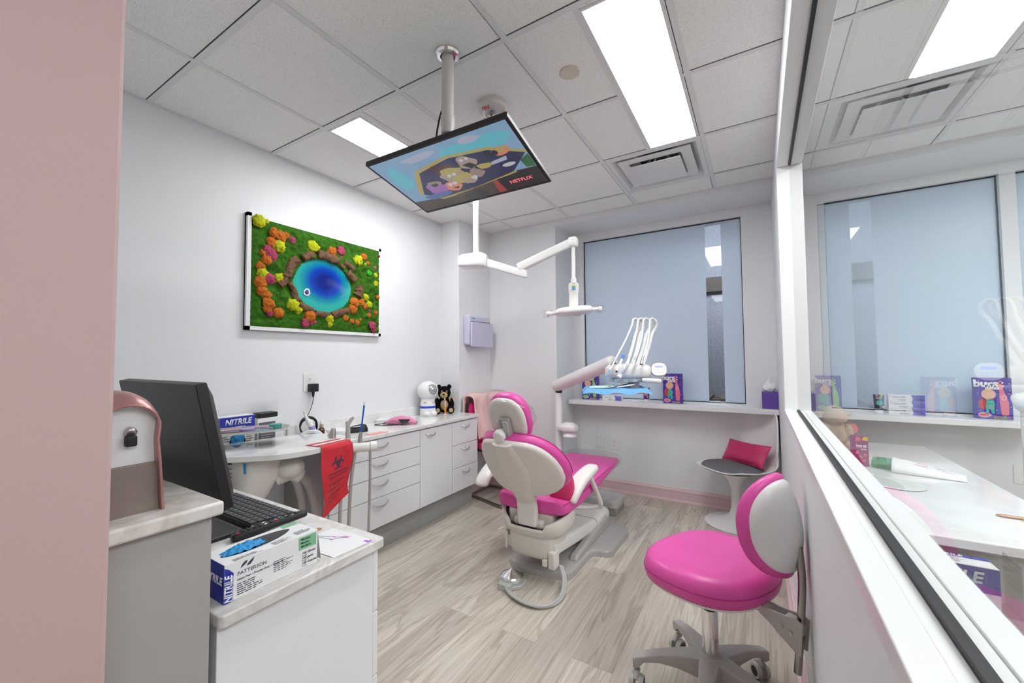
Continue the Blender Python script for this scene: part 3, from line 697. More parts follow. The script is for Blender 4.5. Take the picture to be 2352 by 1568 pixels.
# glove boxes ---------------------------------------------------------------
def lines(b, x, y, w, n, dy, h, m, M, z=.0004):
    for i in range(n):
        q = w*(.6+.4*random.random()); xx = x
        while xx < x+q:
            l = min((.010+.018*random.random())*w/.08, x+q-xx); b.add([(xx, y-i*dy, z), (xx+l, y-i*dy, z), (xx+l, y-i*dy+h, z), (xx, y-i*dy+h, z)], [(0, 1, 2, 3)], m, M); xx += l+.0035*w/.08
t = thing('glove_box', 'open white and blue box of nitrile gloves on the near edge of the desk', 'box', (-1.16, .60, .72))
gx0, gx1, gy0, gy1, gz0, gz1 = -1.205, -1.094, .482, .720, .7205, .812
b = MB(); b.box(gx0, gx1, gy0, gy1, gz0, gz1, paper); b.build('carton', t, bevel=.001)
GF = frame((gx1, gy0, gz0), (0, 1, 0), z=(1, 0, 0)); GE = frame((gx0, gy0, gz0), (1, 0, 0), z=(0, -1, 0)); GT = frame((gx0, gy0, gz1), (0, 1, 0), y=(-1, 0, 0))
GT = frame((gx1, gy0, gz1), (0, 1, 0), y=(-1, 0, 0))
b = MB(); e = .0005
b.add([(0, 0, e), (.111, 0, e), (.111, .0915, e), (0, .0915, e)], [(0, 1, 2, 3)], inkb, GE)
b.add([(0, .0, e), (.020, 0, e), (.020, .066, e), (.010, .078, e), (0, .084, e)], [(0, 1, 2, 3, 4)], inkb, GF)
b.text('NITRILE', .023, inkw, GF @ T(.0095, .032, .0007) @ RZ(PI/2), bold=.03, shear=.2, sx=.78); b.text('Examination Gloves', .0075, inkw, GF @ T(.0178, .030, .0007) @ RZ(PI/2), bold=.01)
b.text('NITRILE', .026, inkw, GE @ T(.055, .05, .0007), bold=.03, shear=.2)
def swoosh(M, m, k):
    return [(k*(-.5), -k*.22), (-k*.42, 0), (-k*.22, k*.20), (0, k*.22), (-k*.08, k*.02), (-k*.2, -k*.06)], [(k*.52, k*.30), (k*.40, k*.02), (k*.2, -k*.18), (-k*.06, -k*.2), (k*.04, -k*.02), (k*.22, k*.12)]
for P in swoosh(None, None, .032): b.poly(P, inkd, GF @ T(.051, .0775, .0006))
b.text('PATTERSON', .0125, inkd, GF @ T(.028, .0595, .0006), 'LEFT', bold=-.004); b.text('Latex-Free \u2022 Powder-Free \u2022 Textured', .0072, inkd, GF @ T(.028, .046, .0006), 'LEFT', bold=.01, shear=.15)
lines(b, .028, .034, .062, 6, .0050, .0022, inkd, GF); lines(b, .115, .050, .052, 6, .0050, .0018, inkd, GF)
b.add([(.182, .052, e), (.2335, .052, e), (.2335, .086, e), (.182, .086, e)], [(0, 1, 2, 3)], inkgreen, GF)
for i, s in enumerate(('Medium', 'Moyen', 'Mediano')): b.text(s, .0085, inkd, GF @ T(.188, .0795-.0095*i, .0008), 'LEFT', bold=.015, shear=.15)
for i, s in enumerate(('100 Gloves', '100 gants', '100 Guantes')): b.text(s, .0085, inkd, GF @ T(.192, .0405-.0135*i, .0006), 'LEFT', bold=.015, shear=.15); b.text('by weight', .0035, inkd, GF @ T(.192, .0340-.0135*i, .0006), 'LEFT')
lines(b, .022, .014, .085, 4, .0038, .0016, inkd, GT); lines(b, .120, .024, .05, 6, .0036, .0014, inkd, GT); lines(b, .185, .034, .045, 6, .0040, .0018, inkd, GT)
b.add([(.190, .088, e), (.235, .088, e), (.235, .108, e), (.190, .108, e)], [(0, 1, 2, 3)], inkgreen, GT)
b.build('printing', t, sharp=180)
# oval opening and gloves poking out
b = MB(GT @ T(.105, .062, .0006) @ RZ(rad(6))); n = 36
b.poly([(.092*math.cos(2*PI*i/n)*(1 if i < n/2 else 1), .030*math.copysign(abs(math.sin(2*PI*i/n))**1.3, math.sin(2*PI*i/n))) for i in range(n)], blackg); b.build('opening', t)
b = MB(GT @ T(.070, .060, -.001))
def glove(u, v):
    a = (u-.5)*.105; c = (v-.5)*.050*(1-.55*abs(u-.5)*1.6)
    return (a, c, .011*(1-(2*u-1)**2)*(1-(2*v-1)**2*.8)+.005*noise.noise((u*5, v*9, 1))+.005*noise.noise((u*13, v*5, 3))+.001)
b.grid(glove, 44, 22, bluevinyl); lab(b.build('gloves', t, sharp=180), 'crumpled blue gloves in the opening')
b = MB(); b.add([(gx1-.002, gy1+.0005, gz1-.002), (gx1-.055, gy1+.0005, gz1-.002), (gx1-.055, gy1+.010, gz0+.004), (gx1-.002, gy1+.012, gz0+.004)], [(0, 1, 2, 3)], greycab); b.build('end_flap', t, solid=.0008)
# paper sheet and coin
t = thing('paper_sheet', 'white paper with pink printed shapes at the front corner of the desk', 'paper', (-1.17, .83, .72))
c = [(-1.262, .745), (-1.070, .757), (-1.062, .892), (-1.262, .884)]
def sheet(u, v):
    p = [V(q) for q in c]; q = (p[0]*(1-u)+p[1]*u)*(1-v)+(p[3]*(1-u)+p[2]*u)*v
    return (q.x, q.y, .7212+.004*(1-abs(2*u-1))*(.3+.7*v)+.001*noise.noise((u*4, v*4, 2)))
b = MB(); b.grid(sheet, 16, 12, paper); b.build('sheet', t, sharp=180)
b = MB(); P = lambda u, v: V(sheet(u, v))+V((0, 0, .0006))
for a, c2, w in (((.05, .52), (.60, .78), .0009), ((.05, .48), (.42, .55), .0009), ((.42, .52), (.48, .70), .0009)):
    u0, v0 = a; u1, v1 = c2; pts = [P(u0+(u1-u0)*i/6, v0+(v1-v0)*i/6) for i in range(7)]; b.tube(pts, w*.5, inkd, 5, sm=0)
mg = mat('orchid_print', (.72, .22, .62), .6); vi = mat('violet_print', (.40, .12, .62), .6)
b.add([P(.46, .70), P(.53, .72), P(.60, .88), P(.50, .80)], [(0, 1, 2, 3)], mg); b.add([P(.36, .64), P(.42, .65), P(.40, .70), P(.34, .69)], [(0, 1, 2, 3)], mg); b.add([P(.40, .50), P(.46, .54), P(.44, .57), P(.39, .54)], [(0, 1, 2, 3)], mg)
b.add([P(.0, .02), P(.14, .02), P(.13, .22), P(.06, .30), P(.0, .28)], [(0, 1, 2, 3, 4)], mg); b.add([P(.88, .85), P(.99, .86), P(.99, .98), P(.94, .99), P(.95, .93), P(.89, .93)], [(0, 1, 2, 3, 4, 5)], vi)
b.build('print', t)
b = MB(T(-1.296, .855, .7205)); b.lathe([(.0001, 0), (.0105, 0), (.011, .0008), (.0105, .0016), (.0001, .0016)], mat('copper', (.55, .28, .14), .35, metal=.8, bump=.4, bscale=500)); tag(b.build('coin', loc=(-1.296, .855, .7205)), 'small copper coin on the desk beside the paper', 'coin')
# ------------------------------------------------------------------ screen on the ceiling pole
t = thing('ceiling_screen', 'black flat television hung from the ceiling on a white pole', 'television', (-1.10, 1.305, CZ))
TC = V((-1.135, 1.425, 2.139)); TM = frame(TC, (.997, .057, .023), y=(.012, -.982, .188))   # local x right, y up on the picture, z = towards viewer below
sw, sh = .365, .218
b = MB(TM); b.prism(rrect(2*sw, 2*sh, .006), -.022, 0, blackp); b.build('housing', t, bevel=.003)
b = MB(TM); b.prism(rrect(1.2*sw, 1.2*sh, .02), -.045, -.021, blackp); b.build('back_bulge', t, bevel=.008)
scr = mat('screen_glass', (.02, .02, .022), .10, coat=.2)
def emi(n, c, k=.42):
    g = sum(c)/3; c = tuple(.72*x+.28*g for x in c)
    m = mat('screen_'+n, c, .10); p = m.node_tree.nodes['Principled BSDF']; p.inputs['Emission Color'].default_value = tuple(c)+(1,); p.inputs['Emission Strength'].default_value = k
    p.inputs['Base Color'].default_value = (.02, .02, .02, 1); return m
iw, ih = sw-.014, sh-.016; yo = .004
b = MB(TM @ T(0, yo, 0))
b.add([(-iw, -ih, .0006), (iw, -ih, .0006), (iw, ih, .0006), (-iw, ih, .0006)], [(0, 1, 2, 3)], scr); b.build('screen', t)
# the picture: plain cartoon-like colour shapes (sky, a dark van front, a few rounded lumps)
c = dict(sky=(.10, .22, .36), teal=(.02, .30, .38), pale=(.22, .25, .34), navy=(.018, .022, .07), brown=(.05, .035, .03), dk=(.022, .022, .025), yel=(.28, .22, .03), red=(.26, .02, .02), org=(.45, .12, .04), vio=(.20, .05, .28), skin=(.24, .17, .13), skin2=(.20, .13, .11), blue=(.05, .08, .24), green=(.02, .10, .03), wht=(.32, .32, .34))
c = {k: emi(k, v) for k, v in c.items()}
b = MB(TM @ T(0, yo, 0))
Z = [.0010]
def pg(pts, k): Z[0] += .00007; b.poly([(x*iw, y*ih) for x, y in pts], c[k], z=Z[0])
def blobp(x, y, rx, ry, k, ph=0, n=26, w=.18):
    pg([(x+rx*math.cos(2*PI*i/n)*(1+w*math.sin(3*2*PI*i/n+ph)), y+ry*math.sin(2*PI*i/n)*(1+w*math.sin(2*2*PI*i/n+ph*2))) for i in range(n)], k)
pg([(-1, -1), (1, -1), (1, 1), (-1, 1)], 'sky')
blobp(.68, .64, .24, .24, 'teal', 1); blobp(.25, .66, .30, .15, 'teal', 2); blobp(-.80, .35, .13, .42, 'teal', 3); blobp(.46, .84, .15, .09, 'pale', 2); blobp(-.3, .8, .25, .11, 'pale', .4)
pg([(-1, -1), (1, -1), (1, -.42), (.2, -.36), (-.55, -.62), (-1, -.55)], 'brown')
pg([(-.80, -.30), (-.52, .45), (.05, .62), (.62, .50), (1, .12), (1, .04), (.60, .42), (.05, .54), (-.47, .37), (-.74, -.34)], 'yel')
pg([(-.74, -.36), (-.48, .36), (.04, .53), (.58, .42), (.98, .06), (.70, -.38), (.05, -.56), (-.52, -.62)], 'navy')
pg([(-.74, -.38), (-.52, -.64), (.05, -.58), (.72, -.40), (.72, -.45), (.05, -.64), (-.53, -.70)], 'yel')
blobp(-.15, .28, .15, .20, 'brown', 1); blobp(.22, .26, .13, .20, 'skin', 2); pg([(.14, .22), (.26, .24), (.32, .10), (.22, .04)], 'dk'); blobp(.18, .36, .028, .05, 'wht'); blobp(.26, .37, .026, .045, 'wht')
blobp(-.10, -.02, .17, .22, 'skin', .5); blobp(-.08, .16, .16, .10, 'yel', 2); blobp(.02, -.16, .18, .16, 'yel', 3); blobp(-.14, .02, .03, .05, 'wht'); blobp(-.06, .03, .03, .05, 'wht')
blobp(-.46, -.28, .16, .22, 'vio', 1.5); blobp(-.44, -.10, .10, .12, 'skin2', 1); pg([(-.50, -.10), (-.40, -.08), (-.40, -.18), (-.48, -.20)], 'dk'); blobp(-.55, -.52, .22, .12, 'blue', .6)
blobp(-.22, -.34, .12, .16, 'org', 2); blobp(-.24, -.26, .036, .06, 'wht'); blobp(-.16, -.25, .036, .06, 'wht'); pg([(-.26, -.40), (-.14, -.37), (-.17, -.46)], 'dk'); blobp(.06, -.30, .10, .12, 'skin', 1.2, w=.3)
blobp(.24, -.12, .10, .14, 'skin2', 2.2); blobp(.40, .02, .10, .10, 'yel', 1); blobp(.16, -.24, .045, .07, 'wht')
blobp(.72, .30, .12, .13, 'org', .3, w=.08); blobp(.72, .34, .08, .06, 'yel', 0, w=.05); blobp(.54, .32, .045, .09, 'dk', 1, w=.05); blobp(.64, .30, .04, .08, 'dk', 1, w=.05); blobp(.70, -.14, .09, .06, 'wht', 0, w=.03); pg([(.52, .08), (.74, .13), (.72, .01), (.50, -.02)], 'pale')
pg([(.86, -.10), (1, .02), (1, -.40), (.88, -.36)], 'green'); pg([(.42, -.98), (1, -.98), (1, -.42), (.40, -.50)], 'dk'); pg([(.30, -.98), (.42, -.98), (.40, -.50), (.34, -.52)], 'red')
pg([(-.38, -.98), (.30, -.98), (.34, -.52), (-.30, -.66)], 'brown'); blobp(-.02, -.84, .20, .16, 'dk', 0, w=.04)
b.text('NETFLIX', .030, emi('title_red', (.5, .012, .02), 1), T(.70*iw, -.72*ih, Z[0]+.0004), bold=.01); b.text('SAMSUNG', .0085, lgrey_pl, T(.0, -ih-.0055, .0004), bold=0)
b.build('picture', t, sharp=180)
poleM = T(-1.10, 1.305, 0); polew = mat('white_painted_pole', (.60, .575, .56), .35)
MB(poleM).lathe([(.028, CZ), (.052, CZ), (.053, CZ-.006), (.046, CZ-.014), (.032, CZ-.016), (.030, CZ-.004)], chrome, caps=False, seg=40).build('ceiling_flange', t)
MB(poleM).lathe([(.026, CZ), (.026, 2.305)], polew, seg=28).build('pole', t)
b = MB(poleM); b.lathe([(.029, 2.335), (.030, 2.333), (.030, 2.29), (.027, 2.28), (.027, 2.272), (.029, 2.27), (.028, 2.255), (.020, 2.25)], polew, seg=28); b.build('collar', t)
b = MB(poleM @ RZ(-1.2)); b.prism(rrect(.008, .05, .004, cx=0, cy=0), 0, .002, blackp, frame((0, -.0255, 2.36), (1, 0, 0), z=(0, -1, 0))); b.build('cable_slot', t)
b = MB(); b.box(-1.118, -1.082, 1.295, 1.315, 2.185, 2.255, polew); b.cyl((-1.135, 1.305, 2.19), (-1.065, 1.305, 2.19), .016, polew); b.build('tilt_joint', t, bevel=.003)
b = MB(TM); b.box(-.02, .10, .06, .14, -.062, -.045, chrome); b.box(.075, .095, .06, .15, -.09, -.05, chrome); b.cyl((.02, .125, -.07), (.11, .125, -.07), .010, steel); b.build('bracket', t, bevel=.003)
b = MB(); b.tube([(-1.123, 1.30, 2.37), (-1.135, 1.295, 2.34), (-1.148, 1.29, 2.27), (-1.155, 1.295, 2.21), (-1.14, 1.32, 2.17)], .0042, blackp, 8); b.build('cable', t)

# ------------------------------------------------------------------ dental operating light
lw = mat('white_enamel', (.80, .80, .785), .25)
PX, PY = -1.885, 2.58; ob = V((PX, PY, CZ))
t = thing('operatory_light', 'white dental examination light hung from the ceiling on a jointed arm', 'dental light', (PX, PY, CZ))
MB(T(PX, PY, 0)).lathe([(.06, CZ), (.06, CZ-.01), (.0245, CZ-.02), (.0245, 2.13)], lw, seg=24).build('post', t)
a1 = V((-1.505, 2.665, 1.925)); d1 = (V((a1.x, a1.y, 0))-V((PX, PY, 0))).normalized(); AMx = frame((PX, PY, 2.07), d1, z=(0, 0, 1))
b = MB(AMx)
R = []
for x, w, z0, z1 in ((-.135, .045, -.035, .03), (-.13, .062, -.045, .045), (-.10, .07, -.05, .055), (.03, .07, -.055, .06), (.06, .06, -.055, .06), (.09, .045, -.06, .045), (.10, .035, -.055, .03)):
    R.append([(x, y, (z0+z1)/2+z) for y, z in supel(w, (z1-z0)/2, 5, 28)])
b.rings(R, lw); b.build('gear_housing', t)
b = MB(AMx); L1 = (V((a1.x, a1.y, 0))-V((PX, PY, 0))).length
R = [[(x, y, zc+z) for y, z in supel(.024*k, .032*k, 6, 24)] for x, zc, k in ((.09, -.02, 1.05), (L1-.01, -.125, .95), (L1+.03, -.135, .9), (L1+.035, -.137, .7))]
b.rings(R, lw); b.build('lower_arm', t)
h0 = V((a1.x, a1.y, 1.955)); MB().cyl(h0-V((0, 0, .02)), h0+V((0, 0, .035)), .014, lw).build('joint', t)
e1 = V((-1.135, 2.765, 2.155)); s1 = h0+V((-.03, -.006, .035))
d2 = e1-s1; UM = frame(s1, d2, y=V((0, 0, 1)).cross(d2)); L2 = d2.length
b = MB(UM); R = [[(x, y, z) for y, z in supel(.026*k, .034*k, 5, 24)] for x, k in ((-.01, .9), (0, 1), (L2-.03, .9), (L2-.0, .85))]; b.rings(R, lw); b.build('upper_arm', t, bevel=.003)
b = MB(); b.ell((e1.x, e1.y, e1.z-.004), (.034, .034, .038), lw, p=4); b.build('elbow_cap', t)
hd = V((e1.x, e1.y, 0))
MB(T(e1.x, e1.y, 0)).lathe([(.0145, 2.12), (.0145, 1.885), (.021, 1.88), (.021, 1.845), (.016, 1.84)], lw, seg=20).build('drop_tube', t)
HMx = T(e1.x, e1.y, 0) @ RZ(rad(28))
b = MB(HMx)   # curved yoke
R = [[(x*k, y+dy, z) for x, y in supel(.036, .012, 4, 20)] for z, k, dy in ((1.848, .8, 0), (1.835, 1.05, 0), (1.79, 1.05, .014), (1.765, .95, .024), (1.73, .95, .026), (1.66, .95, .026))]
b.rings(R, cream2_pl); b.build('yoke', t)
b = MB(HMx); b.add([(-.012, -.0135, 1.832), (.012, -.0135, 1.832), (.012, -.0125, 1.822), (-.012, -.0125, 1.822)], [(0, 1, 2, 3)], mat('yellow_label', (.65, .60, .05), .5)); b.add([(-.012, -.0125, 1.820), (.012, -.0125, 1.820), (.012, -.003, 1.795), (-.012, -.003, 1.795)], [(0, 1, 2, 3)], mat('sky_label', (.12, .42, .65), .5)); b.build('label_sticker', t)
b = MB(HMx @ T(0, .02, 1.640) @ RX(rad(-6)) @ RY(rad(-5)))
R = [[(x, y, z) for x, y in supel(.140*k, .075*k, 3.2, 40)] for z, k in ((-.020, .86), (-.016, .95), (-.008, 1), (.004, 1), (.014, .97), (.022, .90), (.025, .8))]
b.rings(R, lw); b.build('lamp_head', t)
b = MB(HMx @ T(.03, .02, 1.620) @ RX(rad(-6)) @ RY(rad(-5))); b.lathe([(.030, .002), (.028, -.010), (.02, -.014), (.001, -.015)], acryl_m, caps=False); b.build('lens', t)
for s in (-1, 1):
    b = MB(HMx @ T(0, .02, 1.640) @ RX(rad(-6)) @ RY(rad(-5))); b.tube([(s*.135, 0, .002), (s*.165, 0, .0), (s*.185, 0, .0)], [.014, .013, .018], lw, 14, sm=4); b.tube([(s*.180, 0, .0), (s*.205, 0, -.001)], [.021, .019], lw, 14, sm=0)
    b.build('handle', t)
    b = MB(HMx @ T(0, .02, 1.640) @ RX(rad(-6)) @ RY(rad(-5)))
    def wr(u, v):
        a = 2*PI*u; k = .026+.010*noise.noise((u*7, v*3, s*4))+.006*math.sin(a*5)*v; return (s*(.155+.075*v), k*math.cos(a), k*math.sin(a))
    b.grid(wr, 28, 6, wrap_m); b.build('plastic_sleeve', t)

# ------------------------------------------------------------------ air purifier on the pillar
t = thing('air_purifier', 'white and lilac air purifier with a black control strip on the corner pillar', 'air purifier', (-2.373, 3.2, 1.40))
pur = mat('pale_lilac_plastic', (.62, .61, .76), .3)
MB().box(-2.373, -2.300, 3.03, 3.385, 1.425, 1.712, pur).build('housing', t, bevel=.018, seg=4)
b = MB(); b.rings([[(-2.294, y, z) for y, z in rrect(.345, .232, .012, cx=3.215, cy=1.524)], [(-2.272+.008*(1-((y-3.215)/.17)**2), y, z) for y, z in rrect(.345, .232, .012, cx=3.215, cy=1.524)]], pur); b.build('front_panel', t, bevel=.002)
b = MB(); b.add([(-2.299, 3.055, 1.648), (-2.299, 3.38, 1.648), (-2.312, 3.378, 1.706), (-2.312, 3.05, 1.706)], [(0, 1, 2, 3)], blackp); b.build('control_strip', t, solid=.003, soff=1)
b = MB(); F = frame((-2.294, 3.05, 1.655), (0, 1, 0), y=(-.2, 0, 1))
b.add([(.02, .021, .001), (.075, .021, .001), (.075, .027, .001), (.02, .027, .001)], [(0, 1, 2, 3)], mat('teal_print', (.05, .35, .40), .5), F)
for i in range(6): b.add([(.12+.016*i, .022, .001), (.127+.016*i, .022, .001), (.127+.016*i, .034, .001), (.12+.016*i, .034, .001)], [(0, 1, 2, 3)], lgrey_pl, F)
b.disc((.288, .016, .001), .011, mat('yellow_button', (.75, .62, .03), .5), F, seg=18); b.build('control_icons', t)
# ------------------------------------------------------------------ dental chair
CX = -1.168
t = thing('dental_chair', 'magenta reclining dental chair with a cream shell in the middle of the floor', 'dental chair', (CX, 2.5, 0))
lg_m = mat('chair_foot_grey', (.42, .40, .385), .3, coat=.2)
foot = [(-1.375, 2.225), (-1.34, 2.19), (-1.23, 2.165), (-1.10, 2.18), (-.985, 2.21), (-.962, 2.235), (-.955, 2.30), (-.955, 2.53), (-.945, 2.565), (-.91, 2.585), (-.855, 2.595), (-.835, 2.63), (-.83, 2.98), (-.85, 3.05), (-.92, 3.10), (-1.42, 3.10), (-1.49, 3.05), (-1.505, 2.98), (-1.50, 2.63), (-1.48, 2.595), (-1.425, 2.585), (-1.39, 2.565), (-1.38, 2.53), (-1.38, 2.30)]
fc = V((CX, 2.62, 0))
def sc(k, z): return [(fc.x+(x-fc.x)*k, fc.y+(y-fc.y)*(1-(1-k)*.6), z) for x, y in foot]
b = MB(); b.rings([sc(1, 0), sc(1, .022), sc(.985, .036), sc(.93, .042), sc(.5, .046)], lg_m)
b.build('base_plate', t, sharp=50)
b = MB()
for sx in (1, -1):
    x0 = CX+sx*.135; x1 = CX+sx*.195
    b.rings([[(x0, 2.36, .042), (x1, 2.36, .042), (x1, 3.02, .042), (x0, 3.02, .042)], [(x0, 2.39, .07), (x1-sx*.012, 2.39, .07), (x1-sx*.012, 3.0, .12), (x0, 3.0, .12)]], lg_m)
b.box(CX-.13, CX+.13, 2.62, 3.05, .04, .09, lg_m)
b.build('base_ridge', t, bevel=.012, seg=3)
def sect(x0, x1, z0, z1, y, r=.02): return [(x, y, z) for x, z in rrect(x1-x0, z1-z0, r, 4, (x0+x1)/2, (z0+z1)/2)]
b = MB(); b.rings([sect(-1.325, -1.010, .160, .228, 2.13, .018), sect(-1.328, -1.007, .155, .232, 2.16, .022), sect(-1.33, -1.004, .062, .150, 2.78, .03), sect(-1.33, -1.004, .060, .146, 2.81, .03)], cream2_pl); b.build('lift_cover', t, sharp=50)
b = MB(); b.rings([sect(-1.335, -.998, .05, .148, 2.815, .035), sect(-1.335, -.998, .046, .15, 2.84, .04), sect(-1.335, -.998, .046, .152, 3.05, .04), sect(-1.32, -1.012, .046, .13, 3.12, .04), sect(-1.29, -1.04, .046, .09, 3.15, .02)], cream2_pl); b.build('pump_cover', t, sharp=50)
b = MB(); b.rings([[(x*1.0+CX, y+2.22, z) for x, y in supel(.165*k, .135*k, 3.4, 40)] for z, k in ((.135, .75), (.142, .88), (.165, .94), (.262, .985), (.270, .97))], cream_pl); b.build('lower_housing', t, sharp=50)
b = MB(); b.box(CX+.125, CX+.165, 2.10, 2.17, .10, .195, cream_pl); b.box(CX+.09, CX+.12, 2.09, 2.12, .112, .15, cream_pl); b.build('connector_box', t, bevel=.006)
b = MB(); b.tube([(CX-.16, 2.14, .262), (CX-.19, 2.12, .258), (CX-.20, 2.09, .258)], [.012, .011, .009], cream_pl, 10, flat=.6); b.box(CX-.172, CX-.155, 2.115, 2.15, .15, .25, cream_pl); b.build('release_lever', t, bevel=.003)
# saddle that carries the seat: wings rise at both sides around a dipped tongue
def saddle(u, v):
    a = -PI*1.02+PI*2.04*u            # around
    x = math.sin(a); y = -math.cos(a)
    top = .335+.055*abs(x)**1.5*(1 if y < .2 else 1)+(.045 if y > .1 else 0)
    if abs(x) < .42 and y < 0: top = .325
    zz = [.262, .266, .285, .32, top-.012, top, top-.004][int(v*6+.001)]
    k = [.70, .84, .93, .985, 1.0, .975, .90][int(v*6+.001)]
    g = lambda q, p: math.copysign(abs(q)**(2/p), q)
    return (CX+.215*k*g(x, 3.0), 2.235+.185*k*g(y, 2.7), zz)
b = MB(); b.grid(saddle, 64, 6, cream_pl); b.build('seat_saddle', t, sharp=60)
b = MB(); b.box(CX-.15, CX+.15, 2.12, 2.40, .30, .40, cream_pl); b.box(CX-.10, CX+.10, 2.09, 2.14, .31, .365, cream_pl); b.build('seat_bracket', t, bevel=.02, seg=3)
b = MB(); b.text('a-dec', .018, inkb, frame((CX-.035, 2.075, .327), (1, 0, 0), z=(0, -.5, 1)), bold=.01); b.build('badge', t)
# seat and leg rest cushion
prof = [(2.105, .405, .475, .205), (2.12, .392, .490, .222), (2.20, .385, .492, .236), (2.38, .390, .496, .242), (2.60, .402, .512, .242), (2.85, .430, .514, .238), (3.08, .452, .506, .230), (3.20, .462, .500, .222), (3.245, .470, .492, .205)]
R = []
for y, z0, z1, w in prof:
    ring = []
    for x, z in supel(w, (z1-z0)/2, 4.2, 44): ring.append((CX+x, y, (z0+z1)/2+z-(.010*(1-(x/w)**2) if z > 0 else 0)*(1 if y < 2.6 else .3)))
    R.append(ring)
b = MB(); b.rings(R, magenta); b.build('seat_cushion', t, sharp=60, sub=1)
b = MB()
for s in (-1, 1): b.tube([(CX+s*(w-.004), y, z1-.022) for y, z0, z1, w in prof[1:-1]], .0022, mat('magenta_seam', (.45, .02, .19), .5) if 'magenta_seam' not in MATS else MATS['magenta_seam'], 6, sm=4)
b.build('piping', t)
b = MB(); b.box(CX-.17, CX+.17, 2.25, 3.05, .372, .405, cream_pl); b.build('seat_pan', t, bevel=.01)
b = MB()
def toew(u, v):
    a = 2*PI*u; xx, zz = supel(.236, .052, 3.2, 60)[int(u*60) % 60]; y = 3.03+.225*v
    k = 1.0-(.10*max(0, v-.75)/.25); return (CX+xx*k+.003*noise.noise((u*20, v*6, 1)), y, .484+zz*k+.003*noise.noise((u*26, v*8, 5)))
b.grid(toew, 60, 8, wrap_m); lab(b.build('toe_cover', t), 'clear plastic sleeve over the foot end')
# backrest: shell outlined by half width at each height, wrapped forward at the edges
OUT = [(.512, .02), (.516, .075), (.528, .140), (.55, .195), (.585, .232), (.635, .252), (.69, .250), (.745, .236), (.785, .214), (.813, .190), (.834, .160), (.846, .125), (.852, .075), (.854, .02)]
def halfw(z):
    for i in range(len(OUT)-1):
        if OUT[i][0] <= z <= OUT[i+1][0]:
            q = (z-OUT[i][0])/(OUT[i+1][0]-OUT[i][0]); return OUT[i][1]+(OUT[i+1][1]-OUT[i][1])*q
    return .02
BN = V((0, .829, .559))          # towards the patient
def backp(x, z, off=0):
    p = V((CX+.008+x, 1.808+(.85-z)*.676+1.5*x*x, z)); return p+BN*off
def shellf(k, o0, o1, rnd=.012):
    zs = [OUT[0][0]+(OUT[-1][0]-OUT[0][0])*(.5-.5*math.cos(PI*i/30)) for i in range(31)]
    out = [(halfw(z), z) for z in zs]; zc = .70
    ring = [(w, z) for w, z in out]+[(-w, z) for w, z in reversed(out)]
    def rg(kk, o): return [backp(w*kk, zc+(z-zc)*(1+(kk-1)*.9), o) for w, z in ring]
    return rg
rg = shellf(1, 0, 0)
def capgrid(b, kk, o, m, bulge=0):
    def fn(u, v):
        z = OUT[0][0]+(OUT[-1][0]-OUT[0][0])*(.5-.5*math.cos(PI*v)); w = halfw(z); zc = .70
        x = w*kk*(2*u-1); return backp(x, zc+(z-zc)*(1+(kk-1)*.9), o+bulge*(1-(2*u-1)**2)*math.sin(PI*v)**.5)
    b.grid(fn, 16, 30, m)
b = MB(); b.rings([rg(.955, -.006), rg(.99, .002), rg(1, .012), rg(.99, .022)], cream_pl, caps=False); capgrid(b, .955, -.006, cream_pl, -.004); capgrid(b, .99, .022, cream_pl)
b.build('back_shell', t, sharp=60)
b = MB(); b.rings([rg(.99, .020), rg(1.045, .030), rg(1.07, .048), rg(1.06, .070), rg(1.0, .084)], magenta, caps=False); capgrid(b, .99, .020, magenta); capgrid(b, 1.0, .084, magenta, .012); b.build('back_cushion', t, sharp=70)
b = MB(); b.tube([p for p in rg(1.064, .066)], .0024, MATS['magenta_seam'], 6, sm=0, closed=True); b.build('piping', t)
# raised spine and the strut that joins back and saddle
SP = [(.50, .052), (.56, .062), (.62, .080), (.70, .088), (.77, .070), (.82, .055), (.85, .052)]
b = MB(); R = []
for z, w in SP: R.append([backp(-w-.014, z, -.004), backp(-w, z, -.018), backp(-w*.6, z, -.025), backp(w*.6, z, -.025), backp(w, z, -.018), backp(w+.014, z, -.004), backp(0, z, .0)])
b.rings(R, cream_pl); b.build('back_spine', t, sharp=50)
b = MB(); R = []
for y, z, w, th in ((2.052, .535, .060, .024), (2.066, .49, .063, .022), (2.078, .44, .064, .022), (2.082, .40, .064, .024), (2.080, .365, .062, .026), (2.085, .335, .056, .028)):
    R.append([(CX+.008+x, y+q, z) for x, q in rrect(2*w, th*1.6, .012, 4)])
b.rings(R, cream2_pl); b.build('back_strut', t, sharp=60)
# lumbar pieces in rose vinyl at both flanks
for s in (-1, 1):
    b = MB(); b.ell((CX+s*.165, 2.215, .535), (.075, .055, .095), magenta2, p=2.6); b.build('hip_bolster', t)
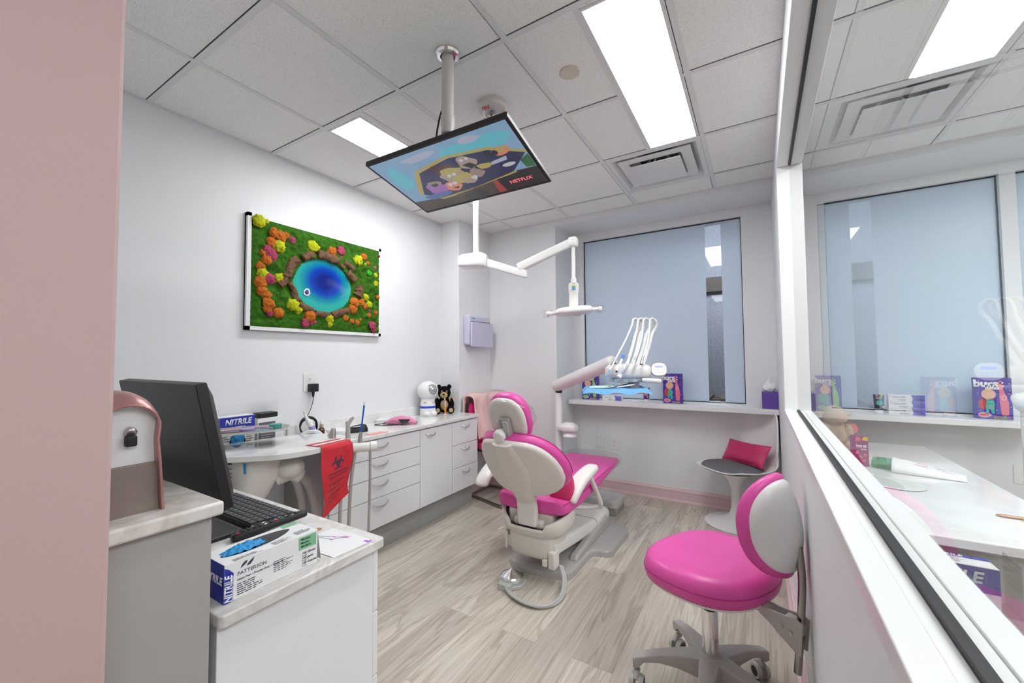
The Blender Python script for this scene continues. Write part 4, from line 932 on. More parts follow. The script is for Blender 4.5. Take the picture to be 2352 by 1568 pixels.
# headrest
HC = V((CX+.008, 1.852, .968)); HN = V((0, .92, .39)).normalized(); HM = frame(HC, (-1, 0, 0), z=HN)     # local y = up along the headrest
def hr(k, z, p=2.5): return [(x, y*(1 if y < 0 else 1.02), z+.9*x*x) for x, y in [(q[0], q[1]-.012) for q in supel(.112*k, .136*k, p, 44)]]
b = MB(HM); b.rings([hr(.80, -.012), hr(.93, -.008), hr(.99, .002), hr(.99, .012)], cream_pl); b.build('headrest_shell', t, sharp=60)
b = MB(HM); b.rings([hr(.98, .010), hr(1.06, .020), hr(1.09, .040), hr(1.06, .062), hr(.95, .076), hr(.70, .082)], magenta); b.build('headrest_cushion', t, sharp=70)
b = MB(HM); b.prism(rrect(.060, .150, .012, cx=-.008, cy=-.050), -.040, -.010, grey_pl); b.prism(rrect(.034, .135, .008, cx=-.018, cy=-.05), -.050, -.039, lgrey_pl); b.build('headrest_bracket', t, bevel=.003)
b = MB(HM); b.prism(rrect(.062, .07, .008, cx=0, cy=-.140), -.055, -.028, lgrey_pl); b.build('headrest_bar', t, bevel=.004)
b = MB(HM @ T(.016, -.058, 0)); b.lathe([(.001, -.090), (.028, -.089), (.034, -.082), (.034, -.060), (.027, -.054), (.027, -.04)], white_pl, seg=30); b.build('headrest_knob', t)
def bag(u, v):
    a = 2*PI*u; q = v
    r = .150-.02*math.cos(a*3); z = -.085+.21*q
    k = math.sin(PI*(.12+.80*q))**.5
    if q < .28: k *= .30+.70*q/.28
    n = 1+.10*noise.noise((math.cos(a)*3, math.sin(a)*3, q*4))+.07*noise.noise((a*7, q*2.2, 3))
    return (r*k*n*math.cos(a)*.95+.01, r*k*n*math.sin(a), z+.9*(r*k*math.cos(a))**2*.6)
b = MB(HM); b.grid(bag, 90, 16, wrap_m); lab(b.build('headrest_bag', t, sharp=12), 'crinkled clear plastic bag over the headrest')
# arms
arm_m = cream2_pl
def arm(name, P, s, foot_pts):
    b = MB(); R = []
    Q = spline(P, 5); n = len(Q)
    for i, p in enumerate(Q):
        d = (Q[min(i+1, n-1)]-Q[max(i-1, 0)]).normalized(); sd = d.cross(V((0, 0, 1))).normalized(); up = sd.cross(d)
        k = min(1, .50+.50*math.sin(PI*i/(n-1))**.28)
        R.append([p+sd*x*k+up*z*k for x, z in supel(.050, .029, 2.8, 24)])
    b.rings(R, arm_m); b.build(name, t, sharp=60)
    b = MB(); b.tube(foot_pts, .015, arm_m, 12, sm=5); b.build('arm_tube', t)
arm('armrest', [(-.955, 2.215, .452), (-.95, 2.24, .495), (-.94, 2.33, .548), (-.93, 2.44, .577), (-.928, 2.55, .586)], 1, [(-.912, 2.44, .56), (-.905, 2.52, .45), (-.90, 2.60, .335), (-.93, 2.60, .315), (-1.02, 2.52, .32), (-1.08, 2.45, .345)])
arm('armrest', [(-1.575, 2.205, .455), (-1.58, 2.235, .50), (-1.572, 2.33, .56), (-1.56, 2.45, .60), (-1.55, 2.56, .612)], -1, [(-1.545, 2.44, .57), (-1.47, 2.50, .47), (-1.42, 2.56, .36), (-1.38, 2.56, .33), (-1.30, 2.50, .335)])

# foot control with its hose
t = thing('foot_control', 'round chrome foot pedal with a grey hose on the floor beside the dental chair', 'foot pedal', (-1.235, 2.03, 0))
FM = T(-1.243, 2.035, 0)
b = MB(FM); b.prism([(.085*math.cos(a)*1.0, .085*math.sin(a)) for a in [PI/8+PI/4*i for i in range(8)]], 0, .022, lgrey_pl); b.box(-.04, .04, -.095, -.05, 0, .036, lgrey_pl); b.build('base', t, bevel=.004)
b = MB(FM); b.lathe([(.066, .022), (.068, .030), (.069, .048), (.062, .054), (.002, .085), (.0001, .085)], chrome, seg=18); b.build('pedal_cap', t, sharp=12)
hp = [(-1.228, 1.945, .018), (-1.19, 1.915, .016), (-1.142, 1.895, .015), (-1.073, 1.88, .015), (-1.0, 1.89, .015), (-.949, 1.94, .015), (-.935, 2.03, .016), (-.957, 2.12, .05), (-1.00, 2.17, .10)]
b = MB(); b.tube([V(p)+V((0, 0, .004)) for p in hp], .0085, lgrey_pl, 10); b.tube([V(p)+V((.008, .012, -.004)) for p in hp], .0075, lgrey_pl, 10); b.build('hose', t)

# grey floor box, unit post, arm and head
t = thing('floor_box', 'low grey and white floor utility box under the window sill', 'utility box', (-1.25, 3.42, 0))
b = MB(); b.box(-1.62, -1.012, 3.29, 3.53, 0, .062, grey_pl); b.build('base', t, bevel=.006)
b = MB(); b.rings([[(x, y, z) for x, y in rrect(.628*k, .26*k, .05, 6, -1.315, 3.41)] for z, k in ((.062, 1), (.095, 1), (.112, .985), (.122, .94))], lgrey_pl); b.build('lid', t, sharp=50)
t = thing('delivery_unit', 'white dental instrument unit on a jointed arm in front of the window', 'dental unit', (-1.50, 3.32, .12))
enam = mat('unit_enamel', (.84, .81, .80), .28, coat=.2)
MB(T(-1.525, 3.33, 0)).lathe([(.045, .123), (.045, .14), (.033, .16), (.032, .975), (.026, .985), (.024, 1.04)], enam, seg=28).build('post', t)
b = MB(); p0 = V((-1.555, 3.335, 1.040)); p1 = V((-.925, 3.02, 1.262)); d = (p1-p0).normalized()
b.tube([p0-d*.012, p0-d*.006, p0, p0+d*.02, p1-d*.03, p1-d*.008, p1, p1+d*.006], [.030, .044, .049, .053, .056, .055, .048, .035], enam, 28, sm=0); b.build('swing_arm', t, sharp=60)
b = MB(); b.box(-1.525-.02, -1.49, 3.30, 3.33, .985, 1.01, blackp); b.build('pivot_cover', t, bevel=.004)
# water bottle holder
b = MB(T(-1.405, 3.26, 0)); b.rings([[(x*k, y*k, z) for x, y in supel(.078, .062, 3.5, 36)] for z, k in ((.672, .98), (.676, 1), (.702, 1), (.712, .93), (.728, .70), (.735, .42), (.737, .1))], white_pl); b.box(-.12, -.02, -.01, .06, .675, .70, white_pl); b.build('bottle_holder', t, sharp=50)
b = MB(T(-1.395, 3.255, 0)); b.lathe([(.035, .672), (.033, .655), (.040, .65), (.058, .628), (.060, .622), (.058, .618)], white_pl); b.build('bottle_cap', t)
milk = glassmat('milky_bottle', (.93, .95, .96), 1.3, .3)
b = MB(T(-1.395, 3.255, 0)); b.lathe([(.056, .618), (.066, .58), (.068, .44), (.066, .35), (.001, .345)], milk, caps=False); b.build('water_bottle', t)
b = MB(); b.tube([p1+V((-.01, 0, -.02)), V((-.86, 2.93, 1.20)), V((-.82, 2.86, 1.185))], .028, blackp, 10); b.build('joint', t)
# instrument head: local frame x along the front, y away from the camera side
UM = T(-.735, 2.745, 1.19) @ RZ(yaw if 0 else .5434)
b = MB(UM)
R = []
for x, ry, z0, z1, cy in ((-.150, .03, -.012, .03, .03), (-.143, .055, -.025, .045, .035), (-.115, .075, -.036, .058, .04), (0, .085, -.042, .064, .045), (.11, .085, -.038, .062, .045), (.138, .07, -.028, .052, .045), (.147, .04, -.012, .036, .045)):
    R.append([(x, cy+y, (z0+z1)/2+z) for y, z in supel(ry, (z1-z0)/2, 3, 28)])
b.rings(R, cream2_pl); b.build('instrument_head', t, sharp=60)
b = MB(UM); b.rings([[(x, .045+y*k, z) for x, y in rrect(.23*k, .13*k, .03, 5)] for z, k in ((-.062, .85), (-.058, 1), (-.040, 1), (-.036, .97))], mat('smoky_blue_panel', (.42, .52, .58), .15)); b.build('under_panel', t)
b = MB(UM)
for i in range(3): b.box(-.075+.062*i, -.045+.062*i, -.024, -.0205, -.058, -.041, grey_pl)
b.build('label_window', t)
b = MB(UM); b.box(.135, .185, .03, .075, -.005, .03, white_pl); b.build('display_arm', t, bevel=.006)
DMx = UM @ T(.200, .0, .022) @ RZ(rad(-18)) @ RX(rad(62))
b = MB(DMx); R = [[(x*k, y*k, z) for x, y in rrect(.100, .100, .040, 7)] for z, k in ((-.030, .6), (-.024, .86), (-.006, 1), (.004, .98), (.008, .93))]; b.rings(R, white_pl); b.build('display_housing', t, sharp=50)
b = MB(DMx); lcd = mat('blue_display', (.10, .12, .62), .3, emit=.7); b.add([(-.026, .010, .0085), (.026, .010, .0085), (.026, .026, .0085), (-.026, .026, .0085)], [(0, 1, 2, 3)], lcd)
b.build('display', t)
b = MB(DMx)
for i in range(8): b.prism(rrect(.009, .006, .002, 3, -.024+.016*(i % 4), -.010-.014*(i//4)), .008, .0092, lgrey_pl)
b.build('key_pad', t)
def dbag(u, v):
    a = 2*PI*u; k = .066*math.sin(PI*(.1+.8*v))**.4*(1+.12*noise.noise((math.cos(a)*2.5, math.sin(a)*2.5, v*4))); return (k*math.cos(a), k*math.sin(a)-.006, -.055+.075*v)
b = MB(DMx); b.grid(dbag, 40, 10, wrap_m); b.build('display_sleeve', t, sharp=15)
b = MB(UM); b.tube([(.075, -.035, -.045), (.085, -.04, -.046), (.185, -.045, -.052), (.195, -.045, -.052)], [.012, .016, .016, .012], white_pl, 14, sm=0); b.build('grip_handle', t)
def gw(u, v):
    a = 2*PI*u; k = .020+.004*noise.noise((u*9, v*5, 2)); return (.066+.14*v, -.04-.006*v+k*math.cos(a), -.045-.008*v+k*math.sin(a))
b = MB(UM); b.grid(gw, 26, 10, wrap_m); b.build('grip_sleeve', t, sharp=15)
# four whip arms and hoses with their handpieces: (base x, top x, loop x, tool x)
px = lambda p: (p-1446)*.00294
whip = [((1449, 837), (1489, 775), (1480, 757)), ((1460, 838), (1499, 778), (1492, 757)), ((1475, 838), (1515, 783), (1506, 758)), ((1487, 838), (1530, 785), (1527, 757))]
wz = lambda p: .0 + (875-p)*.00294
for i in range(4):
    bx = -.03+.055*i if 0 else px(1449+13*i); tx = px((1492, 1503, 1519, 1533)[i]); lx = px((1484, 1497, 1510, 1526)[i])
    b = MB(UM); b.tube([(bx, .10, .05), ((bx+tx)/2+.0, .17, .17), (tx-.016, .235, .275), (tx+.014, .238, .325), (tx+.012, .225, .365), (lx+.004, .205, .388), (lx-.014, .18, .384)], [.0125, .0125, .0125, .012, .0115, .009, .006], lw, 14); b.build('whip_arm', t)
    lz = .385
    tool = [(px(1408), wz(846)), (px(1440), wz(838)), (px(1457), wz(838)), (px(1473), wz(838))][i]
    b = MB(UM); b.tube([(lx-.012, .185, .385), (lx-.032, .16, .376), (lx-.05, .12, .34), ((lx+tool[0])/2-.01, .04, (.385+tool[1])/2-.01), (tool[0], -.055, tool[1])], [.0062, .0065, .0065, .006, .0055], white_pl, 10); b.build('hose', t)
def tool(p, q, seq, nm):
    b = MB(UM); p, q = V(p), V(q); k0 = 0
    for fr0, fr1, r0, r1, m in seq: b.cyl(p+(q-p)*fr0, p+(q-p)*fr1, r0, m, r1, 14)
    return b.build(nm, t)
tool((px(1410), -.055, wz(842)), (px(1393), -.10, wz(867)), [(0, .75, .006, .010, chrome), (.75, 1, .010, .007, steel)], 'air_syringe')
b = MB(UM); b.tube([(px(1394), -.10, wz(866)), (px(1388), -.112, wz(877)), (px(1382), -.118, wz(887))], .0028, mat('blue_tip', (.06, .38, .72), .35), 8); b.build('syringe_tip', t)
tool((px(1442), -.055, wz(836)), (px(1412), -.105, wz(883)), [(0, .38, .007, .008, chrome), (.38, .55, .008, .009, white_pl), (.55, 1, .014, .016, paper)], 'sleeved_handpiece')
b = MB(UM); TMx = frame((px(1421), -.112, wz(868)), (px(1412)-px(1430), 0, wz(883)-wz(853)), z=(0, -1, 0))
for k in range(3): b.text('CAUTION', .010, inkb, TMx @ T(0, -.012+.011*k, .004), bold=.01)
b.build('sleeve_print', t)
tool((px(1458), -.05, wz(837)), (px(1444), -.09, wz(858)), [(0, .45, .006, .008, steel), (.45, .8, .008, .005, chrome), (.8, 1, .004, .002, steel)], 'scaler_handpiece')
tool((px(1474), -.05, wz(835)), (px(1460), -.10, wz(864)), [(0, .35, .006, .008, chrome), (.35, .38, .0095, .0095, blackp), (.38, .68, .0095, .0105, steel), (.68, .74, .009, .007, blackp), (.74, 1, .006, .005, chrome)], 'motor_handpiece')
# marker lying in the holder
b = MB(UM); p, q = V((px(1427), -.07, wz(834))), V((px(1406), -.115, wz(871))); e = (q-p)
t2 = thing('marker_pen', 'white marker with a blue cap leaning on the instrument unit', 'pen', UM @ ((p+q)/2))
b.cyl(p+e*.2, p+e*.93, .0075, white_pl, .0075, 14); b.build('barrel', t2)
b = MB(UM); b.cyl(p, p+e*.22, .0085, mat('blue_cap', (.03, .20, .62), .35), .009, 14); b.build('cap', t2)
b = MB(UM); b.cyl(p+e*.93, q, .007, blackp, .006, 14); b.build('end_plug', t2)
# tray under the unit with blue liner
b = MB(UM @ T(-.09, .03, -.118) @ RZ(rad(-9)))
pinkpl = mat('pink_tray_plastic', (.62, .42, .43), .35)
b.rings([[(x*k, y*k, z) for x, y in rrect(.40, .26, .05, 6)] for z, k in ((-.012, .90), (-.008, .97), (.0, 1), (.004, 1), (.005, .95), (-.002, .9))], pinkpl); b.box(.10, .16, .0, .10, -.005, .06, pinkpl); tr = b.build('tray_shelf', t, sharp=50)
LM = UM @ T(-.09, .025, -.105) @ RZ(rad(-9))
t3 = thing('tray_liner', 'blue liner sheet draped over the instrument tray', 'tray liner', LM.translation)
lin = mat('blue_liner', (.14, .38, .70), .55, var=.08)
def liner(u, v):
    x = (u-.5)*.44; y = (v-.5)*.30; q = max(abs(x)/.20, abs(y)/.135)
    z = .004 if q < .93 else .004-.02*(q-.93)*7+.006*math.sin(x*40+y*30)*(q > 1)
    z += .012*math.exp(-((q-.97)/.05)**2)+.006*noise.noise((x*18, y*18, 2))*(q > .85)
    return (x, y, z)
b = MB(LM); b.grid(liner, 44, 30, lin); b.build('sheet', t3, sharp=180)
b = MB(LM)
def napkin(u, v): return (-.175+.14*u+.01*v, -.07+.11*v, .010+.014*math.sin(PI*v)*(.4+.6*u)+.004*noise.noise((u*6, v*6, 1)))
b.grid(napkin, 16, 12, mat('mint_gauze', (.52, .74, .62), .8, bump=.3)); tag(b.build('gauze_mask', loc=LM @ V((-.1, -.02, .01)), sharp=180), 'pale mint mask lying on the blue tray liner', 'mask')
b = MB(LM); b.tube([(-.05, -.05, .022), (-.02, -.052, .018), (.0, -.05, .02)], [.004, .009, .004], steel, 10, flat=.5); tag(b.build('mouth_mirror', loc=LM @ V((-.03, -.05, .02))), 'small steel mirror at the edge of the mint mask', 'mirror')
for k in range(5):
    b = MB(LM); y = -.062+.024*k; p = V((.0+.005*k, y-.02, .014)); q = V((.145, y+.055, .030+.003*k)); e = q-p
    b.cyl(p, p+e*.14, .0016, steel, .003, 8); n = 22
    b.tube([p+e*(.14+.72*i/n) for i in range(n+1)], [.0036+.0010*(i % 2) for i in range(n+1)], steel, 8, sm=0); b.cyl(p+e*.86, q, .003, steel, .0012, 8)
    tag(b.build('dental_scaler', loc=LM @ ((p+q)/2)), 'knurled steel hand instrument on the blue tray liner', 'hand instrument', 'hand instruments on the blue tray')
# ------------------------------------------------------------------ operator stool
SCn = V((-.178, 1.735, 0)); t = thing('operator_stool', 'magenta wheeled operator stool with an oval back beside the glass partition', 'stool', SCn)
stg = mat('stool_grey', (.44, .415, .395), .4, var=.02)
SA = T(SCn.x, SCn.y, 0)
b = MB(SA)
b.lathe([(.034, .085), (.044, .09), (.046, .165), (.040, .178), (.028, .18)], stg, seg=28); b.build('hub', t)
angs = [rad(a) for a in (52.0, 124.0, 196.0, 268.0, 340.0)]
for a in angs:
    LMx = SA @ RZ(a); b = MB(LMx); R = []
    for x, w, z0, z1 in ((.020, .036, .088, .172), (.06, .034, .098, .170), (.12, .027, .112, .162), (.19, .022, .116, .148), (.245, .0205, .106, .132), (.268, .020, .080, .126), (.286, .018, .080, .118)):
        R.append([(x, y, z) for y, z in rrect(2*w, z1-z0, .006, 3, 0, (z0+z1)/2)])
    b.rings(R, stg); lg = b.build('leg', t, sharp=45)
    CM = LMx @ T(.268, 0, 0) @ RZ(rad(40+a*37 % 90))
    b = MB(CM); b.cyl((0, 0, .066), (0, 0, .085), .006, steel, seg=10)
    for s in (-1, 1): b.cyl((.012, s*.010, .0295), (.012, s*.026, .0295), .029, lgrey_pl, .026, 24); b.cyl((.012, s*.026, .0295), (.012, s*.0275, .0295), .018, blackp, .018, 20)
    b.tube([(-.010, 0, .06), (.012, 0, .066), (.036, 0, .050)], [.010, .012, .008], stg, 10)
    b.build('caster', t).parent = lg
    CO = bpy.data.objects[-1] if 0 else None
    for ch in lg.children: ch.location = -wloc(lg)+SCn
b = MB(SA); b.lathe([(.029, .176), (.029, .335), (.0275, .342), (.024, .343)], chrome, seg=28); b.build('outer_column', t)
b = MB(SA); b.lathe([(.0285, .3435), (.0265, .352), (.0165, .354)], blackp, seg=28); b.build('column_ring', t)
b = MB(SA); b.lathe([(.0155, .350), (.0155, .376), (.0162, .378), (.0155, .380), (.0155, .445)], steel, seg=24); b.build('inner_column', t)
SF = T(SCn.x+.012, SCn.y+.015, .026) @ RZ(rad(-28)) @ Matrix.Diagonal((.90, .90, 1, 1))       # local +x points to the back of the stool
def seatp(k, z, dip=0):
    out = []
    for x, y in supel(.232*k, .270*k, 2.5, 56):
        yy = y*(1-.10*(x/.232)); out.append((x, yy, z-dip*(1-(x/.232)**2)*.0))
    return out
b = MB(SF); b.rings([seatp(.86, .418), seatp(.92, .420), seatp(.93, .428), seatp(.9, .432)], cream2_pl); b.build('seat_pan', t)
b = MB(SF); R = [seatp(.91, .428), seatp(.975, .436), seatp(1.0, .455), seatp(.995, .480), seatp(.965, .502), seatp(.90, .515), seatp(.78, .521), seatp(.55, .519), seatp(.28, .515)]
b.rings(R, magenta); b.build('seat_cushion', t, sharp=75)
b = MB(SF); b.tube([V(p) for p in seatp(1.0, .470)], .0017, MATS['magenta_seam'], 6, sm=0, closed=True); b.build('seam', t)
# back bracket, rod and oval back
b = MB(SF)
pl = [(.10, .412), (.20, .402), (.245, .380), (.27, .362), (.335, .325), (.342, .327), (.352, .428), (.33, .436), (.27, .430), (.20, .425), (.10, .425)]
for y in (-.028, .022): b.rings([[(x, y, z) for x, z in pl], [(x, y+.006, z) for x, z in pl]], stg)
b.box(.285, .345, -.022, .022, .385, .425, stg); b.build('back_bracket', t, bevel=.002)
b = MB(SF); b.cyl((.275, -.031, .392), (.275, -.024, .392), .012, stg); b.cyl((.312, -.031, .385), (.312, -.024, .385), .007, dsteel); b.build('bracket_bolt', t)
b = MB(SF); b.tube([(.318, 0, .255), (.330, 0, .38), (.342, 0, .55), (.335, 0, .66)], .0125, dsteel, 16); b.build('back_rod', t)
BMx = SF @ T(.262, .0, .710) @ RY(rad(-6)) @ Matrix.Diagonal((.92, .84, .86, 1))             # local x: to the rear; back oval in the y-z plane, wrapped towards the sitter at both sides
def ov(k, x, ky=1): return [(x-2.6*y*y*k*k, y*k*ky, z*k) for y, z in supel(.158, .172, 2.3, 48)]
def ovcap(b, k, x, bulge, m):
    def fn(u, v):
        y, z = supel(.158, .172, 2.3, 48)[int(u*48) % 48]; q = k*(1-v) ; return (x-2.6*(y*q)**2+bulge*(1-(1-v)**2), y*q, z*q)
    b.grid(fn, 48, 8, m)
b = MB(BMx); b.rings([ov(.93, -.008), ov(1.05, -.006), ov(1.12, .012), ov(1.10, .030), ov(.99, .036)], magenta, caps=False); ovcap(b, .93, -.008, -.006, magenta); ovcap(b, .99, .036, 0, magenta); b.build('back_cushion', t, sharp=75)
b = MB(BMx); b.rings([ov(.985, .022), ov(.99, .036), ov(.95, .050)], white_pl, caps=False); ovcap(b, .95, .050, .038, white_pl); b.build('back_shell', t, sharp=75)

# ------------------------------------------------------------------ pedestal side chair
TCn = V((-.165, 3.625, 0)); t = thing('pedestal_chair', 'white moulded side chair on a round pedestal in the corner under the sill', 'chair', TCn)
shell = mat('white_shell_plastic', (.86, .855, .85), .3); TA = T(TCn.x, TCn.y, 0)
MB(TA).lathe([(.001, 0), (.222, 0), (.224, .004), (.218, .010), (.16, .026), (.09, .045), (.05, .072), (.034, .12), (.030, .20), (.033, .27), (.050, .33), (.085, .375), (.105, .392), (.001, .394)], shell, seg=48).build('pedestal', t, sharp=60)
MB(TA).lathe([(.10, .394), (.10, .402), (.001, .402)], blackp, seg=36).build('swivel_plate', t)
TF = TA @ RZ(rad(222))       # local +x = towards the front of the chair
PR = [(.262, .448, .03), (.256, .444, .085), (.232, .433, .145), (.185, .420, .198), (.11, .410, .234), (.02, .406, .249), (-.07, .409, .249), (-.14, .422, .240), (-.19, .455, .228), (-.225, .52, .216), (-.25, .60, .212), (-.272, .70, .192), (-.292, .79, .172), (-.305, .842, .150), (-.310, .862, .115)]
def tshell(u, v):
    q = v*(len(PR)-1); i = min(int(q), len(PR)-2); f = q-i; a, c = PR[i], PR[i+1]
    x, z, w = (a[k]+(c[k]-a[k])*f for k in range(3)); y = (2*u-1)*w; e = (2*u-1)
    s = min(1, max(0, (z-.415)/.16)) if x < 0 else 0; up = .040*abs(e)**2.4*(1-s)*min(1, max(0, (.262-x)/.14)); fwd = .055*e*e*s
    return (x+fwd, y, z+up)
b = MB(TF); b.grid(tshell, 22, 48, shell); b.build('seat_shell', t, sharp=180, solid=.009, soff=0, bevel=0)
b = MB(TF); n = 48
def cushp(k, z): return [(.03+.212*k*math.cos(2*PI*i/n), .218*k*math.sin(2*PI*i/n), z) for i in range(n)]
b.rings([cushp(.80, .412), cushp(.96, .426), cushp(1, .438), cushp(.96, .449), cushp(.7, .456), cushp(.3, .458)], mat('grey_fabric_pad', (.155, .155, .165), .8, var=.1, vscale=120, bump=.3, bscale=500)); b.build('seat_pad', t, sharp=70)
# pillow
PLM = TF @ T(-.105, -.01, .535) @ RY(rad(-30)) @ RX(rad(3)) @ RZ(0)
t2 = thing('pillow', 'rose vinyl bolster pillow leaning on the white pedestal chair', 'pillow', PLM.translation)
def pil(sgn):
    def fn(u, v):
        a, c = 2*u-1, 2*v-1; q = (1-a**4)*(1-c**4); pin = 1-.05*(a*a)*(c*c)
        return (sgn*.036*max(q, 0)**.55+.004*sgn*noise.noise((a*3, c*3, 2)), a*.205*(1-.04*(1-c*c)), c*.088*(1-.10*(1-a*a)))
    return fn
b = MB(PLM); b.grid(pil(1), 30, 16, magenta2); b.grid(pil(-1), 30, 16, magenta2); b.build('cover', t2, sharp=180)
b = MB(PLM); ed = []
for i in range(30): ed.append(pil(1)(i/30, 0))
for i in range(16): ed.append(pil(1)(1, i/16))
for i in range(30): ed.append(pil(1)(1-i/30, 1))
for i in range(16): ed.append(pil(1)(0, 1-i/16))
b.tube([V((0, p[1], p[2])) for p in ed], .0042, magenta2, 8, sm=0, closed=True); b.build('piping', t2)

# ------------------------------------------------------------------ tubular chair in the corner with a blanket
t = thing('tubular_chair', 'cantilever chair with pink cushions and a steel tube frame, in the corner behind the cabinets', 'chair', (-2.10, 3.2, 0))
b = MB(); y0, y1 = 3.005, 3.42
b.tube([(-2.05, y0, .46), (-1.955, y0-.02, .46), (-1.91, y0-.03, .42), (-1.90, y0-.035, .30), (-1.895, y0-.04, .08), (-1.915, y0-.035, .025), (-1.97, y0-.02, .0145), (-2.10, y0+.02, .0145), (-2.31, y0+.09, .0145), (-2.335, y0+.12, .0145), (-2.335, y1-.03, .0145), (-2.31, y1, .0145), (-1.95, y1, .0145), (-1.905, y1, .03), (-1.90, y1, .10), (-1.90, y1, .40), (-1.94, y1, .46), (-2.05, y1, .46)], .0125, dsteel, 12); b.build('tube_frame', t)
b = MB(); b.ell((-2.06, (y0+y1)/2, .49), (.21, .215, .045), magenta2, p=4); b.build('seat', t)
b = MB(T(-2.262, (y0+y1)/2, .70) @ RY(rad(-8))); b.ell((0, 0, 0), (.040, .215, .205), mat('hot_pink_vinyl', (.70, .03, .17), .4), p=4); b.build('backrest', t)
b = MB(); 
for y in (y0+.0, y1): b.tube([(-2.05, y, .46), (-2.20, y, .47), (-2.27, y, .52), (-2.305, y, .80), (-2.315, y, .875)], .011, blackp, 10)
b.build('back_frame', t)
fleece = mat('blush_fleece', (.80, .56, .52), .95, var=.06, vscale=40, bump=.8, bscale=160, spec=.1)
def blanket(u, v):
    y = 2.985+.49*u; s = v*.78
    wob = .014*noise.noise((u*6, v*5, 3))+.010*math.sin(u*17+v*3)*min(1, v*2)
    if s < .28: x = -2.345; z = .63+s
    elif s < .42: q = (s-.28)/.14*PI; x = -2.285-.060*math.cos(q); z = .91+.045*math.sin(q)+.008*math.sin(u*9)
    else: x = -2.225+.55*(s-.42)*.35; z = .91-(s-.42)*(.95-.55*u*0)
    return (x+wob, y+.02*noise.noise((v*4, u*2, 8)), z+.012*noise.noise((u*5, v*3, 1)))
b = MB(); b.grid(blanket, 40, 46, fleece); o = b.build('blanket', sharp=180, solid=.012, loc=(-2.28, 3.2, .9)); tag(o, 'pale pink fleece blanket hung over the corner chair', 'blanket')
MB().box(-2.368, -2.362, 3.0, 3.01, .85, .9, blackp) if 0 else None

# ------------------------------------------------------------------ assistant table with round end
t = thing('assistant_table', 'white quartz side table with a rounded end and suction hoses below', 'table', (-2.25, 1.2, .82))
TZ = .85
pts = [(-2.59, .80), (-2.25, .80), (-2.12, .93), (-2.02, 1.02), (-1.955, 1.09), (-1.925, 1.18), (-1.920, 1.26), (-1.930, 1.35), (-1.955, 1.44), (-2.00, 1.51), (-2.08, 1.545), (-2.18, 1.545), (-2.28, 1.51), (-2.38, 1.40), (-2.42, 1.25), (-2.43, 1.10), (-2.59, 1.05)]
sp = spline([(x, y, 0) for x, y in pts[2:16]], 5); out = [(pts[0]), (pts[1])]+[(p.x, p.y) for p in sp]+[pts[16]]
b = MB(); b.prism(out, TZ-.028, TZ, quartz); b.build('table_top', t, bevel=.003)
b = MB()
R = []
for z, x, y, rx, ry in ((.822, -2.22, 1.10, .13, .10), (.80, -2.22, 1.10, .14, .11), (.72, -2.21, 1.09, .135, .10), (.62, -2.22, 1.06, .11, .09), (.54, -2.25, 1.03, .075, .07), (.50, -2.27, 1.02, .05, .05)):
    R.append([(x+q, y+w, z) for q, w in supel(rx, ry, 3, 32)])
b.rings(R, cream_pl); b.build('suction_body', t, sharp=60)
b = MB(); b.ell((-2.10, 1.22, .735), (.075, .07, .055), cream_pl); b.tube([(-2.14, 1.18, .70), (-2.10, 1.23, .71), (-2.08, 1.27, .68)], [.05, .042, .036], cream_pl, 16); b.build('hose_elbow', t)
b = MB(); hose_m = mat('grey_hose', (.40, .37, .35), .5)
b.tube([(-2.085, 1.26, .69), (-2.06, 1.30, .64), (-2.045, 1.33, .52), (-2.05, 1.34, .36), (-2.06, 1.33, .12)], .026, hose_m, 12); b.build('suction_hose', t)
b = MB(); b.tube([(-2.10, 1.24, .69), (-2.085, 1.26, .63), (-2.08, 1.28, .50), (-2.09, 1.27, .20)], .021, hose_m, 12); b.build('suction_hose', t)
b = MB(); b.tube([(-2.20, 1.12, .56), (-2.18, 1.16, .45), (-2.18, 1.18, .20)], .011, hose_m, 10); b.build('drain_tube', t)
b = MB(); F = frame((-2.155, 1.0085, .735), (.96, .24, 0), y=(.05, .02, .99))
sl = mat('sky_sticker', (.05, .30, .65), .5)
b.add([(-.075, -.15, .002), (-.005, -.15, .006), (-.005, .07, .006), (-.075, .07, .002)], [(0, 1, 2, 3)], paper, F); b.add([(.01, .02, .010), (.055, .02, .014), (.055, .07, .014), (.01, .07, .010)], [(0, 1, 2, 3)], sl, F)
for k in range(9): lines(b, -.070, .055-.021*k, .055, 1, .01, .004 if k % 3 else .009, inkd, F, .0078)
b.build('rating_label', t)
# instrument holder bar with valves at the far end of the table
HB = V((-1.955, 1.50, .80)); HD = V((.60, .80, 0)).normalized()
b = MB(); b.cyl(HB-HD*.10, HB+HD*.085, .026, cream2_pl, .026, 24); b.build('holder_bar', t)
b = MB(); b.cyl(HB+HD*.088, HB+HD*.125, .030, cream2_pl, .027, 24); b.cyl(HB+HD*.125, HB+HD*.127, .014, grey_pl, .014, 20); b.build('holder_knob', t, bevel=.003)
HO = [(-1.998, 1.475), (-1.935, 1.545), (-2.09, 1.44)]
b = MB(); b.tube([(-1.945, 1.535, .825), (-1.945, 1.535, .85), (-1.942, 1.538, .885)], [.013, .012, .008], steel, 16, sm=0); b.build('saliva_valve', t)
b = MB(); b.tube([(-1.942, 1.538, .885), (-1.936, 1.543, .95), (-1.930, 1.550, 1.035)], .0048, mat('blue_straw', (.01, .13, .62), .3), 10); lab(b.build('saliva_ejector', t), 'blue saliva ejector tube')
b = MB(); b.lathe([(.0052, 1.035), (.0058, 1.040), (.0058, 1.052), (.004, 1.055)], milk, T(-1.930, 1.550, 0), seg=12); b.build('ejector_tip', t)
